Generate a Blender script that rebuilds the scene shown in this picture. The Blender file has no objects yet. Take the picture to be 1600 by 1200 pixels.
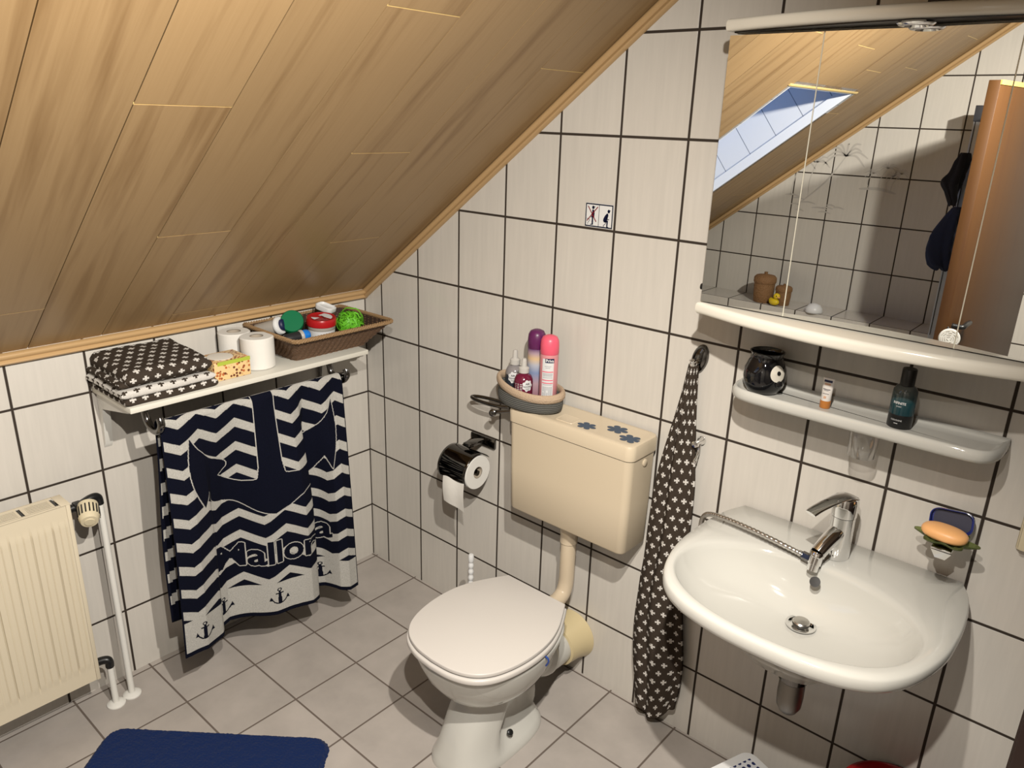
import bpy, bmesh, math, random
import numpy as np
from mathutils import Vector, Matrix, noise as mnoise
random.seed(7)
PI = math.pi
SC = bpy.context.scene
COL = SC.collection

# ------------------------------------------------------------------ helpers
WO = {}                      # world origin of every object, so parts can be built in room coordinates


def V(*a):
    return Vector(a)


def lin(r, g, b):
    f = lambda c: c / 12.92 if c <= .04045 else ((c + .055) / 1.055) ** 2.4
    return (f(r / 255), f(g / 255), f(b / 255), 1)


def mat(name, col, rough=.5, metal=0, spec=.5, coat=0, trans=0, ior=1.45, bump=None, sheen=0, alpha=1, emit=None):
    m = bpy.data.materials.new(name)
    m.use_nodes = True
    p = m.node_tree.nodes['Principled BSDF']
    p.inputs['Base Color'].default_value = col if len(col) == 4 else (*col, 1)
    p.inputs['Roughness'].default_value = rough
    p.inputs['Metallic'].default_value = metal
    p.inputs['Specular IOR Level'].default_value = spec
    p.inputs['Coat Weight'].default_value = coat
    p.inputs['Transmission Weight'].default_value = trans
    p.inputs['IOR'].default_value = ior
    p.inputs['Sheen Weight'].default_value = sheen
    p.inputs['Alpha'].default_value = alpha
    if emit:
        p.inputs['Emission Color'].default_value = emit[0]
        p.inputs['Emission Strength'].default_value = emit[1]
    if bump:
        nt = m.node_tree
        tc = nt.nodes.new('ShaderNodeTexCoord')
        n = nt.nodes.new('ShaderNodeTexNoise')
        n.inputs['Scale'].default_value = bump[0]
        n.inputs['Detail'].default_value = 4
        b = nt.nodes.new('ShaderNodeBump')
        b.inputs['Strength'].default_value = bump[1]
        b.inputs['Distance'].default_value = bump[2] if len(bump) > 2 else .002
        nt.links.new(tc.outputs['Object'], n.inputs['Vector'])
        nt.links.new(n.outputs['Fac'], b.inputs['Height'])
        nt.links.new(b.outputs['Normal'], p.inputs['Normal'])
    return m


class NT:
    """small wrapper for building node trees"""
    def __init__(self, m):
        self.t = m.node_tree
        self.p = self.t.nodes['Principled BSDF']

    def n(self, kind, **kw):
        x = self.t.nodes.new(kind)
        for k, v in kw.items():
            if k.startswith('i_'):
                key = k[2:]
                key = int(key) if key.isdigit() else key.replace('_', ' ')
                x.inputs[key].default_value = v
            else:
                setattr(x, k, v)
        return x

    def l(self, a, b):
        self.t.links.new(a, b)

    def math(self, op, a, b=None, c=None):
        x = self.t.nodes.new('ShaderNodeMath')
        x.operation = op
        for i, v in enumerate((a, b, c)):
            if v is None:
                continue
            if isinstance(v, (int, float)):
                x.inputs[i].default_value = v
            else:
                self.l(v, x.inputs[i])
        return x.outputs[0]

    def mix(self, fac, a, b):
        x = self.t.nodes.new('ShaderNodeMix')
        x.data_type = 'RGBA'
        for s, v in ((x.inputs[0], fac), (x.inputs[6], a), (x.inputs[7], b)):
            if isinstance(v, (int, float, tuple)):
                s.default_value = v
            else:
                self.l(v, s)
        return x.outputs[2]


def bm_():
    return bmesh.new()


def box(bm, x0, x1, y0, y1, z0, z1, bev=0, seg=2, M=None):
    r = bmesh.ops.create_cube(bm, size=1)
    vs = r['verts']
    for v in vs:
        v.co = Vector(((x0 + x1) / 2 + v.co.x * (x1 - x0), (y0 + y1) / 2 + v.co.y * (y1 - y0), (z0 + z1) / 2 + v.co.z * (z1 - z0)))
    if bev:
        es = list({e for v in vs for e in v.link_edges})
        g = bmesh.ops.bevel(bm, geom=es, offset=bev, segments=seg, affect='EDGES', profile=.5)
        vs = list({v for v in g['verts']} | {v for f in g['faces'] for v in f.verts} | {v for v in vs if v.is_valid})
    if M is not None:
        bmesh.ops.transform(bm, matrix=M, verts=[v for v in vs if v.is_valid])
    return vs


def loft(bm, rings, close=True, cap0=True, cap1=True):
    R = [[bm.verts.new(p) for p in r] for r in rings]
    n = len(R[0])
    for a, b in zip(R, R[1:]):
        for i in range(n if close else n - 1):
            j = (i + 1) % n
            bm.faces.new((a[i], a[j], b[j], b[i]))
    if cap0:
        bm.faces.new(R[0][::-1])
    if cap1:
        bm.faces.new(R[-1])
    return R


def lathe(bm, prof, c=(0, 0, 0), seg=32, sx=1, sy=1, M=None, cap0=True, cap1=True):
    rings = []
    for r, z in prof:
        ring = []
        for i in range(seg):
            a = 2 * PI * i / seg
            p = Vector((max(r, 1e-5) * math.cos(a) * sx, max(r, 1e-5) * math.sin(a) * sy, z))
            if M is not None:
                p = M @ p
            ring.append(p + Vector(c))
        rings.append(ring)
    return loft(bm, rings, True, cap0, cap1)


def axis_M(d):
    return Vector(d).normalized().to_track_quat('Z', 'Y').to_matrix().to_4x4()


def tube(bm, pts, r, seg=12, closed=False, caps=True):
    pts = [Vector(p) for p in pts]
    n = len(pts)
    rad = r if isinstance(r, (list, tuple)) else [r] * n
    rings = []
    up = None
    for i, p in enumerate(pts):
        a = pts[(i - 1) % n] if (closed or i > 0) else p
        b = pts[(i + 1) % n] if (closed or i < n - 1) else p
        t = (b - a).normalized()
        if up is None:
            up = t.orthogonal().normalized()
        up = (up - t * up.dot(t))
        up = up.normalized() if up.length > 1e-6 else t.orthogonal().normalized()
        s = t.cross(up)
        rings.append([p + (up * math.cos(2 * PI * k / seg) + s * math.sin(2 * PI * k / seg)) * rad[i] for k in range(seg)])
    if closed:
        R = [[bm.verts.new(q) for q in r_] for r_ in rings]
        for i in range(n):
            a, b = R[i], R[(i + 1) % n]
            for k in range(seg):
                j = (k + 1) % seg
                bm.faces.new((a[k], a[j], b[j], b[k]))
    else:
        loft(bm, rings, True, caps, caps)


def catmull(pts, n=8, closed=False):
    pts = [Vector(p) for p in pts]
    N = len(pts)
    out = []
    for i in range(N if closed else N - 1):
        g = lambda k: pts[k % N] if closed else pts[max(0, min(N - 1, k))]
        p0, p1, p2, p3 = g(i - 1), g(i), g(i + 1), g(i + 2)
        for j in range(n):
            t = j / n
            out.append(.5 * ((2 * p1) + (p2 - p0) * t + (2 * p0 - 5 * p1 + 4 * p2 - p3) * t * t + (3 * p1 - p0 - 3 * p2 + p3) * t ** 3))
    if not closed:
        out.append(pts[-1])
    return out


def prism(bm, poly, z0, z1, bev=0, seg=2):
    """poly: 2d outline counter-clockwise, extruded along z"""
    if not bev:
        return loft(bm, [[V(p[0], p[1], z0) for p in poly], [V(p[0], p[1], z1) for p in poly]])
    n = len(poly)
    nor = []
    for i in range(n):
        a, b = Vector(poly[i - 1][:2]), Vector(poly[(i + 1) % n][:2])
        d = (b - a).normalized()
        nor.append(Vector((d.y, -d.x)))
    rings = []
    prof = []
    for k in range(seg + 1):
        t = k / seg * PI / 2
        prof.append((bev * (1 - math.sin(t)), z0 + bev * (1 - math.cos(t))))
    for k in range(seg + 1):
        t = k / seg * PI / 2
        prof.append((bev * (1 - math.cos(t)), z1 - bev * (1 - math.sin(t))))
    for off, z in prof:
        rings.append([V(p[0] - m.x * off, p[1] - m.y * off, z) for p, m in zip(poly, nor)])
    return loft(bm, rings)


def rrect(cx, cy, w, h, r, n=6):
    out = []
    for sx, sy, a0 in ((1, 1, 0), (-1, 1, PI / 2), (-1, -1, PI), (1, -1, 1.5 * PI)):
        for k in range(n + 1):
            a = a0 + k / n * PI / 2
            out.append((cx + sx * (w / 2 - r) + r * math.cos(a), cy + sy * (h / 2 - r) + r * math.sin(a)))
    return out


def grid(bm, nu, nv, f, uv=None):
    vs = [[bm.verts.new(f(i / nu, j / nv)) for i in range(nu + 1)] for j in range(nv + 1)]
    lay = bm.loops.layers.uv.verify() if uv else None
    for j in range(nv):
        for i in range(nu):
            fc = bm.faces.new((vs[j][i], vs[j][i + 1], vs[j + 1][i + 1], vs[j + 1][i]))
            if uv:
                for lp, (a, b) in zip(fc.loops, ((i, j), (i + 1, j), (i + 1, j + 1), (i, j + 1))):
                    lp[lay].uv = uv(a / nu, b / nv)
    return vs


def flat(bm, pts, o, ux, uy, m=0):
    """one flat polygon given in 2d and placed at o + x*ux + y*uy"""
    f = bm.faces.new([bm.verts.new(Vector(o) + Vector(ux) * p[0] + Vector(uy) * p[1]) for p in pts])
    f.material_index = m
    return f


def obj(name, bm, m, parent=None, smooth=True, angle=40, recalc=True):
    if recalc:
        bmesh.ops.recalc_face_normals(bm, faces=bm.faces)
    me = bpy.data.meshes.new(name)
    po = WO[parent.name] if parent is not None else None
    if parent is None:
        cs = [v.co for v in bm.verts]
        mn = Vector((min(c.x for c in cs), min(c.y for c in cs), min(c.z for c in cs)))
        mx = Vector((max(c.x for c in cs), max(c.y for c in cs), max(c.z for c in cs)))
        org = Vector(((mn.x + mx.x) / 2, (mn.y + mx.y) / 2, mn.z))
    else:
        org = po
    bmesh.ops.translate(bm, vec=-org, verts=bm.verts)
    bm.to_mesh(me)
    bm.free()
    for mm in (m if isinstance(m, (list, tuple)) else [m]):
        me.materials.append(mm)
    if smooth:
        me.shade_smooth()
        me.set_sharp_from_angle(angle=math.radians(angle))
    o = bpy.data.objects.new(name, me)
    COL.objects.link(o)
    if parent is not None:
        o.parent = parent
    else:
        o.location = org
    WO[o.name] = org.copy()
    return o


def tag(o, label=None, cat=None, group=None, kind=None):
    if label: o['label'] = label
    if cat: o['category'] = cat
    if group: o['group'] = group
    if kind: o['kind'] = kind
    return o


def thing(name, label, cat, loc, group=None):
    o = bpy.data.objects.new(name, None)
    o.empty_display_size = .05
    COL.objects.link(o)
    o.location = loc
    WO[o.name] = Vector(loc)
    return tag(o, label, cat, group)


def struct(name, bm, m, parent=None, **kw):
    o = obj(name, bm, m, parent, **kw)
    o['kind'] = 'structure'
    return o


def text2d(s, size=1.0, bold=0.0):
    """flat triangles of a word: (verts, faces), centred on x, baseline at 0"""
    cu = bpy.data.curves.new('lettering', 'FONT')
    cu.body = s
    cu.size = size
    cu.offset = bold
    cu.resolution_u = 4
    cu.align_x = 'CENTER'
    o = bpy.data.objects.new('lettering', cu)
    COL.objects.link(o)
    dg = bpy.context.evaluated_depsgraph_get()
    me = o.evaluated_get(dg).to_mesh()
    vs = [(v.co.x, v.co.y) for v in me.vertices]
    fs = [tuple(p.vertices) for p in me.polygons]
    o.evaluated_get(dg).to_mesh_clear()
    bpy.data.objects.remove(o)
    bpy.data.curves.remove(cu)
    return vs, fs


def put_text(bm, s, size, fn, bold=0.0, m=0):
    """fn maps 2d text coordinates to a room point"""
    vs, fs = text2d(s, size, bold)
    bv = [bm.verts.new(fn(x, y)) for x, y in vs]
    for f in fs:
        try:
            bm.faces.new([bv[i] for i in f]).material_index = m
        except ValueError:
            pass


def cyl_wrap(c, r, a0, z0):
    """maps flat (x, y) onto an upright cylinder, angle a0 faces outward"""
    return lambda x, y: V(c[0] + r * math.cos(a0 + x / r), c[1] + r * math.sin(a0 + x / r), z0 + y)


def wrap_patch(bm, w, h, fn, n=10, m=0, y0=None):
    y0 = -h / 2 if y0 is None else y0
    a = [[bm.verts.new(fn(-w / 2 + w * i / n, y0 + h * j)) for i in range(n + 1)] for j in (0, 1)]
    for i in range(n):
        bm.faces.new((a[0][i], a[0][i + 1], a[1][i + 1], a[1][i])).material_index = m


def disc_patch(bm, fn, rx, ry, lob=0, n=48, k=6, m=0):
    """round patch laid onto a curved surface; fn maps (x, y) to the surface"""
    c = bm.verts.new(fn(0, 0)); prev = None
    for j in range(1, k + 1):
        t = j / k
        ring = [bm.verts.new(fn(rx * t * (1 + lob * math.cos(7 * a)) * math.cos(a), ry * t * (1 + lob * math.cos(7 * a)) * math.sin(a))) for a in (2 * PI * i / n for i in range(n))]
        for i in range(n):
            q = (i + 1) % n
            (bm.faces.new((c, ring[i], ring[q])) if prev is None else bm.faces.new((prev[i], ring[i], ring[q], prev[q]))).material_index = m
        prev = ring


def smooth(a, b, x):
    t = max(0, min(1, (x - a) / (b - a)))
    return t * t * (3 - 2 * t)


# ------------------------------------------------------------------ materials
def tile_mat(name, ax, ay, x0, y0, w, h, tile, grout, mort, rough=.18, cloud=0.06, streak=True):
    m = mat(name, tile, rough)
    k = NT(m)
    tc = k.n('ShaderNodeTexCoord')
    geo = k.n('ShaderNodeNewGeometry')
    sep = k.n('ShaderNodeSeparateXYZ')
    k.l(geo.outputs['Position'], sep.inputs[0])
    u = k.math('DIVIDE', k.math('SUBTRACT', sep.outputs[ax], x0), w)
    v = k.math('DIVIDE', k.math('SUBTRACT', sep.outputs[ay], y0), h)
    du = k.math('MULTIPLY', k.math('ABSOLUTE', k.math('SUBTRACT', k.math('FRACT', k.math('ADD', u, .5)), .5)), w)
    dv = k.math('MULTIPLY', k.math('ABSOLUTE', k.math('SUBTRACT', k.math('FRACT', k.math('ADD', v, .5)), .5)), h)
    d = k.math('MINIMUM', du, dv)
    mr = k.n('ShaderNodeMapRange', interpolation_type='SMOOTHSTEP')
    k.l(d, mr.inputs['Value'])
    mr.inputs['From Min'].default_value = mort * .75
    mr.inputs['From Max'].default_value = mort * 1.15
    fac = mr.outputs['Result']
    # per tile value
    cu = k.math('FLOOR', u)
    cv = k.math('FLOOR', v)
    cmb = k.n('ShaderNodeCombineXYZ')
    k.l(cu, cmb.inputs[0]); k.l(cv, cmb.inputs[1])
    wn = k.n('ShaderNodeTexWhiteNoise', noise_dimensions='3D')
    k.l(cmb.outputs[0], wn.inputs['Vector'])
    # streaks or clouds inside the glaze
    mp = k.n('ShaderNodeVectorMath', operation='MULTIPLY')
    k.l(geo.outputs['Position'], mp.inputs[0])
    mp.inputs[1].default_value = (70, 70, 5) if streak else (7, 7, 7)
    ad = k.n('ShaderNodeVectorMath', operation='ADD')
    k.l(mp.outputs[0], ad.inputs[0])
    sc = k.n('ShaderNodeVectorMath', operation='SCALE')
    k.l(wn.outputs['Color'], sc.inputs[0]); sc.inputs['Scale'].default_value = 20
    k.l(sc.outputs[0], ad.inputs[1])
    nz = k.n('ShaderNodeTexNoise')
    k.l(ad.outputs[0], nz.inputs['Vector'])
    nz.inputs['Scale'].default_value = 1
    nz.inputs['Detail'].default_value = 4
    nz.inputs['Roughness'].default_value = .6
    val = k.math('ADD', k.math('MULTIPLY', k.math('SUBTRACT', nz.outputs['Fac'], .5), cloud * 3), k.math('MULTIPLY', k.math('SUBTRACT', wn.outputs['Value'], .5), cloud * .5))
    hsv = k.n('ShaderNodeHueSaturation')
    hsv.inputs['Color'].default_value = tile
    k.l(k.math('ADD', val, 1), hsv.inputs['Value'])
    col = k.mix(fac, grout, hsv.outputs['Color'])
    k.l(col, k.p.inputs['Base Color'])
    k.l(k.math('SUBTRACT', .85, k.math('MULTIPLY', fac, .85 - rough)), k.p.inputs['Roughness'])
    bp = k.n('ShaderNodeBump')
    bp.inputs['Strength'].default_value = .6
    bp.inputs['Distance'].default_value = .002
    k.l(fac, bp.inputs['Height'])
    k.l(bp.outputs['Normal'], k.p.inputs['Normal'])
    return m


TILE = (.65, .60, .53, 1)
GROUT = (.030, .020, .013, 1)
TW, TH = .2006, .25
XB, ZB = .0966, .234          # a joint of the toilet wall
M_tile_back = tile_mat('tile_toilet_wall', 0, 2, XB, ZB - TH, TW, TH, TILE, GROUT, .0036)
M_tile_left = tile_mat('tile_low_wall', 1, 2, -1.0105, ZB - TH, .2018, TH, TILE, GROUT, .0036)
M_tile_front = tile_mat('tile_bath_wall', 0, 2, .142, .277, TW, TH, TILE, GROUT, .0036)
M_tile_right = tile_mat('tile_side_wall', 1, 2, -1.0, ZB - TH, TW, TH, TILE, GROUT, .0036)
M_tile_ledge = tile_mat('tile_ledge', 0, 1, .142, -2.75, TW, .25, TILE, GROUT, .0036)
M_floor = tile_mat('floor_tiles', 0, 1, .2627, -.4875, .2388, .2388, (.42, .372, .33, 1), (.13, .10, .08, 1), .0030, rough=.42, cloud=.17, streak=False)


def wood_mat(name, c0, c1, c2, scl, attr=None, rough=.35):
    m = mat(name, c0, rough)
    k = NT(m)
    geo = k.n('ShaderNodeNewGeometry')
    mp = k.n('ShaderNodeVectorMath', operation='MULTIPLY')
    k.l(geo.outputs['Position'], mp.inputs[0])
    mp.inputs[1].default_value = scl
    ad = k.n('ShaderNodeVectorMath', operation='ADD')
    k.l(mp.outputs[0], ad.inputs[0])
    if attr:
        at = k.n('ShaderNodeAttribute', attribute_name=attr)
        sc = k.n('ShaderNodeVectorMath', operation='SCALE')
        k.l(at.outputs['Color'], sc.inputs[0]); sc.inputs['Scale'].default_value = 40
        k.l(sc.outputs[0], ad.inputs[1])
    if attr:
        sp = k.n('ShaderNodeSeparateXYZ'); k.l(geo.outputs['Position'], sp.inputs[0])
        cb = k.n('ShaderNodeCombineXYZ')
        k.l(k.math('MULTIPLY', k.math('ADD', sp.outputs[0], k.math('MULTIPLY', sp.outputs[2], SK)), 1.15), cb.inputs[0])
        k.l(k.math('MULTIPLY', sp.outputs[1], 27.0), cb.inputs[1])
        k.l(cb.outputs[0], ad.inputs[0])
    n1 = k.n('ShaderNodeTexNoise', i_Scale=1.0, i_Detail=3.0, i_Roughness=.55, i_Distortion=.35)
    k.l(ad.outputs[0], n1.inputs['Vector'])
    r1 = k.n('ShaderNodeValToRGB')
    r1.color_ramp.elements[0].position = .52
    r1.color_ramp.elements[1].position = .74
    r1.color_ramp.elements[0].color = (0, 0, 0, 1)
    k.l(n1.outputs['Fac'], r1.inputs['Fac'])
    sc2 = k.n('ShaderNodeVectorMath', operation='MULTIPLY')
    k.l(ad.outputs[0], sc2.inputs[0]); sc2.inputs[1].default_value = (2.5, 7, 2.5)
    n2 = k.n('ShaderNodeTexNoise', i_Scale=1.0, i_Detail=5.0, i_Roughness=.7)
    k.l(sc2.outputs[0], n2.inputs['Vector'])
    a = k.mix(r1.outputs['Color'], c0, c1)
    b = k.mix(k.math('MULTIPLY', k.math('SUBTRACT', n2.outputs['Fac'], .38), 1.3), a, c2)
    if attr:
        h = k.n('ShaderNodeHueSaturation')
        k.l(b, h.inputs['Color'])
        k.l(k.math('ADD', .92, k.math('MULTIPLY', at.outputs['Fac'], .16)), h.inputs['Value'])
        b = h.outputs['Color']
    k.l(b, k.p.inputs['Base Color'])
    return m


SK = .765
M_plank = wood_mat('panel_wood', (.325, .205, .095, 1), (.20, .112, .044, 1), (.265, .160, .068, 1), (2.6, 26, 2.6), 'plank', .42)
M_joint = mat('joint_strip', (.80, .58, .22), .35)
M_dark_wood_gap = mat('panel_seam', (.10, .05, .02), .6)
M_trim = mat('trim_wood', (.50, .31, .14), .3, bump=(40, .1))
M_white_enamel = mat('white_enamel', (.80, .77, .70), .28)
M_ceramic = mat('white_ceramic', (.57, .55, .495), .07, spec=.6)
M_seat = mat('seat_plastic', (.615, .57, .52), .3)
M_cream = mat('cream_plastic', (.62, .51, .36), .32)
M_cream2 = mat('pale_cream_plastic', (.70, .60, .40), .35)
M_pipe = mat('cream_pipe', (.62, .50, .35), .25)
M_cuff = mat('yellowed_cuff', (.62, .50, .28), .3)
M_rad = mat('radiator_cream', (.72, .62, .45), .35)
M_white_lacq = mat('white_lacquer', (.84, .79, .68), .15)
M_shelf = mat('shelf_white', (.74, .70, .60), .4)
M_chrome = mat('chrome', (.78, .78, .78), .06, metal=1)
M_dark_chrome = mat('dark_chrome', (.15, .145, .14), .14, metal=1)
M_steel = mat('steel', (.5, .48, .45), .28, metal=1)
M_mirror = mat('mirror_glass', (.86, .87, .85), .0, metal=1)
M_gold = mat('mirror_edge', (.80, .76, .62), .25, metal=.2)
M_black = mat('black', (.008, .008, .008), .35)
M_black_gloss = mat('black_glaze', (.004, .004, .005), .05, spec=.7)
M_white = mat('white_plastic', (.80, .79, .77), .3)
M_paper = mat('tissue_paper', (.80, .74, .64), .9, bump=(140, .3, .001))
M_tissue = mat('toilet_paper', (.82, .78, .71), .95, bump=(90, .35, .0015))
M_card = mat('card_tube', (.42, .35, .27), .9)
M_navy = mat('navy', (.006, .01, .05), .5)
M_rug = mat('rug_pile', (.006, .018, .080), .95, spec=.1, sheen=.05, bump=(420, .8, .003))
M_red = mat('red_plastic', (.42, .01, .012), .3)
M_green = mat('green_plastic', (.0, .13, .045), .6, spec=.15)
M_blue_cap = mat('blue_cap', (.01, .17, .62), .25)
M_tube_dark = mat('dark_tube', (.02, .02, .022), .3)
M_grey_plastic = mat('grey_plastic', (.42, .38, .33), .4)
M_label_w = mat('label_white', (.70, .69, .68), .5)
M_label_grey = mat('label_grey', (.40, .40, .42), .5)
M_pink = mat('pink_plastic', (.80, .10, .16), .35)
M_pink_pale = mat('pink_label', (.62, .24, .25), .4)
M_purple = mat('purple_plastic', (.10, .012, .075), .35)
M_wine = mat('wine_liquid', (.12, .008, .028), .15, spec=.6)
M_smoke = mat('smoke_bottle', (.030, .034, .045), .12, spec=.6)
M_mist = mat('mist_bottle', (.22, .20, .20), .15)
M_clear_cap = mat('clear_cap', (.50, .47, .43), .15, spec=.6)
M_beige_knit = mat('beige_knit', (.46, .33, .22), .9, bump=(260, 1, .003))
M_grey_knit = mat('grey_knit', (.060, .058, .052), .9)
M_sticker = mat('sticker_blue', (.035, .06, .10), .5)
M_orange = mat('orange_soap', (1.0, .50, .19), .4)
M_green_glass = mat('green_glass', (.34, .40, .14), .08, trans=.75, ior=1.3)
M_blue_plastic = mat('blue_plastic', (.012, .022, .16), .2)
M_wick_rim = mat('wicker_light', (.28, .165, .075), .75)
M_wick = mat('wicker_brown', (.135, .072, .038), .55)
M_wick_dark = mat('wicker_core', (.03, .014, .008), .8)
M_pot = mat('wicker_pot', (.26, .13, .05), .7, bump=(120, 1, .006))
M_yellow = mat('duck_yellow', (.85, .60, .02), .3)
M_door = wood_mat('door_wood', (.055, .021, .004, 1), (.042, .014, .003, 1), (.050, .018, .0035, 1), (22, 22, 2.0), None, .45)
M_dark_cab = mat('dark_cabinet', (.018, .009, .007), .35)
M_alu = mat('aluminium', (.42, .44, .48), .35, metal=.2)
M_robe = mat('navy_cloth', (.012, .018, .045), .9, bump=(200, .6, .002))
M_robe2 = mat('black_cloth', (.006, .006, .010), .9)
M_glass = mat('clear_glass', (.95, .95, .95), .02, trans=1, ior=1.45)
M_loofah = mat('loofah_green', (.13, .50, .02), .5)
M_sill = mat('skylight_white', (.74, .76, .80), .4)
M_decal = mat('palm_print', (.50, .46, .41), .4)
M_grey_blue = mat('sign_blue', (.004, .006, .025), .6, spec=.1)
M_sign_red = mat('sign_red', (.20, .006, .008), .6, spec=.1)
M_skin_label = mat('tube_white', (.72, .66, .60), .3)
M_amber = mat('amber_gel', (.50, .17, .03), .25)

# hanging print towels: plus signs on cloth
def cross_mat(name, base, cross, pitch=.034, row=.030, arm=.0088, wid=.0030, flip=False):
    m = mat(name, base, .95, spec=.1)
    k = NT(m)
    uv = k.n('ShaderNodeTexCoord')
    sep = k.n('ShaderNodeSeparateXYZ')
    k.l(uv.outputs['UV'], sep.inputs[0])
    r = k.math('DIVIDE', sep.outputs[1], row)
    fl = k.math('FLOOR', r)
    off = k.math('MULTIPLY', k.math('FLOORED_MODULO', fl, 2), .5)
    u = k.math('ADD', k.math('DIVIDE', sep.outputs[0], pitch), off)
    fx = k.math('MULTIPLY', k.math('ABSOLUTE', k.math('SUBTRACT', k.math('FRACT', u), .5)), pitch)
    fy = k.math('MULTIPLY', k.math('ABSOLUTE', k.math('SUBTRACT', k.math('FRACT', r), .5)), row)
    # arms widen a little towards their ends
    wx = k.math('ADD', wid * .8, k.math('MULTIPLY', fx, .12))
    wy = k.math('ADD', wid * .8, k.math('MULTIPLY', fy, .12))
    h = k.math('MULTIPLY', k.math('LESS_THAN', fx, arm), k.math('LESS_THAN', fy, wx))
    v = k.math('MULTIPLY', k.math('LESS_THAN', fy, arm), k.math('LESS_THAN', fx, wy))
    f = k.math('MAXIMUM', h, v)
    n = k.n('ShaderNodeTexNoise', i_Scale=420.0, i_Detail=2.0)
    k.l(uv.outputs['Object'], n.inputs['Vector'])
    hs = k.n('ShaderNodeHueSaturation')
    k.l(k.mix(f, base, cross), hs.inputs['Color'])
    k.l(k.math('ADD', .7, k.math('MULTIPLY', n.outputs['Fac'], .6)), hs.inputs['Value'])
    k.l(hs.outputs['Color'], k.p.inputs['Base Color'])
    bp = k.n('ShaderNodeBump', i_Strength=.5, i_Distance=.0015)
    k.l(n.outputs['Fac'], bp.inputs['Height'])
    k.l(bp.outputs['Normal'], k.p.inputs['Normal'])
    return m


CL_D, CL_L = (.042, .031, .023, 1), (.62, .58, .53, 1)
M_cross_dark = cross_mat('cross_cloth_dark', CL_D, CL_L)
M_cross_light = cross_mat('cross_cloth_light', CL_L, CL_D)
M_cross_hang = cross_mat('cross_cloth_hanging', CL_D, CL_L, pitch=.033, row=.0285, arm=.0080, wid=.0026)


def attr_mat(name, cols):
    """colour from the face attribute 'tone' (0 dark .. 1 light)"""
    m = mat(name, cols[0], .95, spec=.1)
    k = NT(m)
    at = k.n('ShaderNodeAttribute', attribute_name='tone')
    tc = k.n('ShaderNodeTexCoord')
    n = k.n('ShaderNodeTexNoise', i_Scale=380.0, i_Detail=3.0)
    k.l(tc.outputs['Object'], n.inputs['Vector'])
    hs = k.n('ShaderNodeHueSaturation')
    k.l(k.mix(at.outputs['Fac'], cols[0], cols[1]), hs.inputs['Color'])
    k.l(k.math('ADD', .55, k.math('MULTIPLY', n.outputs['Fac'], .9)), hs.inputs['Value'])
    k.l(hs.outputs['Color'], k.p.inputs['Base Color'])
    bp = k.n('ShaderNodeBump', i_Strength=.7, i_Distance=.002)
    k.l(n.outputs['Fac'], bp.inputs['Height'])
    k.l(bp.outputs['Normal'], k.p.inputs['Normal'])
    return m


M_beach = attr_mat('navy_white_terry', ((.0028, .0035, .0095, 1), (.43, .41, .37, 1)))

# ------------------------------------------------------------------ room
M_ceil0 = mat('side_wall_paint', (.20, .17, .14), .7)
S0, SK = 1.145, .765            # panelled slope: z = S0 + SK * x
RX, FY, CZ = 2.75, -2.98, 2.45  # side wall, bath wall, flat ceiling
XT = (CZ - S0) / SK
sl = lambda x, y, d=0: V(x - d * SK / math.hypot(1, SK), y, S0 + SK * x + d / math.hypot(1, SK))
HX0, HX1, HY0, HY1 = .30, 1.016, -2.325, -1.615   # skylight opening

b = bm_(); box(b, -.1, RX + .1, FY - .1, .1, -.08, 0); struct('floor', b, M_floor, smooth=False)
# gable walls carry the slope outline
def gable(y0, y1):
    b = bm_()
    pts = [(-.1, -.0), (RX + .1, 0), (RX + .1, CZ + .1), (XT, CZ + .1), (-.1, S0 + .02)]
    loft(b, [[V(x, y0, z) for x, z in pts], [V(x, y1, z) for x, z in pts]])
    return b
struct('wall_back', gable(0, .08), M_tile_back, smooth=False)
wf = struct('wall_front', gable(FY - .08, FY), M_tile_front, smooth=False)
b = bm_(); box(b, -.08, 0, FY, 0, 0, S0 + .03); struct('wall_left', b, M_tile_left, smooth=False)
b = bm_(); box(b, RX, RX + .08, FY, 0, 0, CZ + .05); struct('wall_right', b, M_ceil0, smooth=False)
M_ceil = mat('flat_ceiling_paint', (.30, .19, .10), .8)
b = bm_(); box(b, XT - .02, RX, FY, 0, CZ, CZ + .06); struct('ceiling_flat', b, M_ceil, smooth=False)


def rect_minus(r, h):
    """rectangle r minus hole h, both (x0, x1, y0, y1)"""
    x0, x1, y0, y1 = r
    a0, a1, c0, c1 = max(x0, h[0]), min(x1, h[1]), max(y0, h[2]), min(y1, h[3])
    if a0 >= a1 or c0 >= c1:
        return [r]
    out = [(x0, a0, y0, y1), (a1, x1, y0, y1), (a0, a1, y0, c0), (a0, a1, c1, y1)]
    return [q for q in out if q[1] - q[0] > 1e-5 and q[3] - q[2] > 1e-5]


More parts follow.
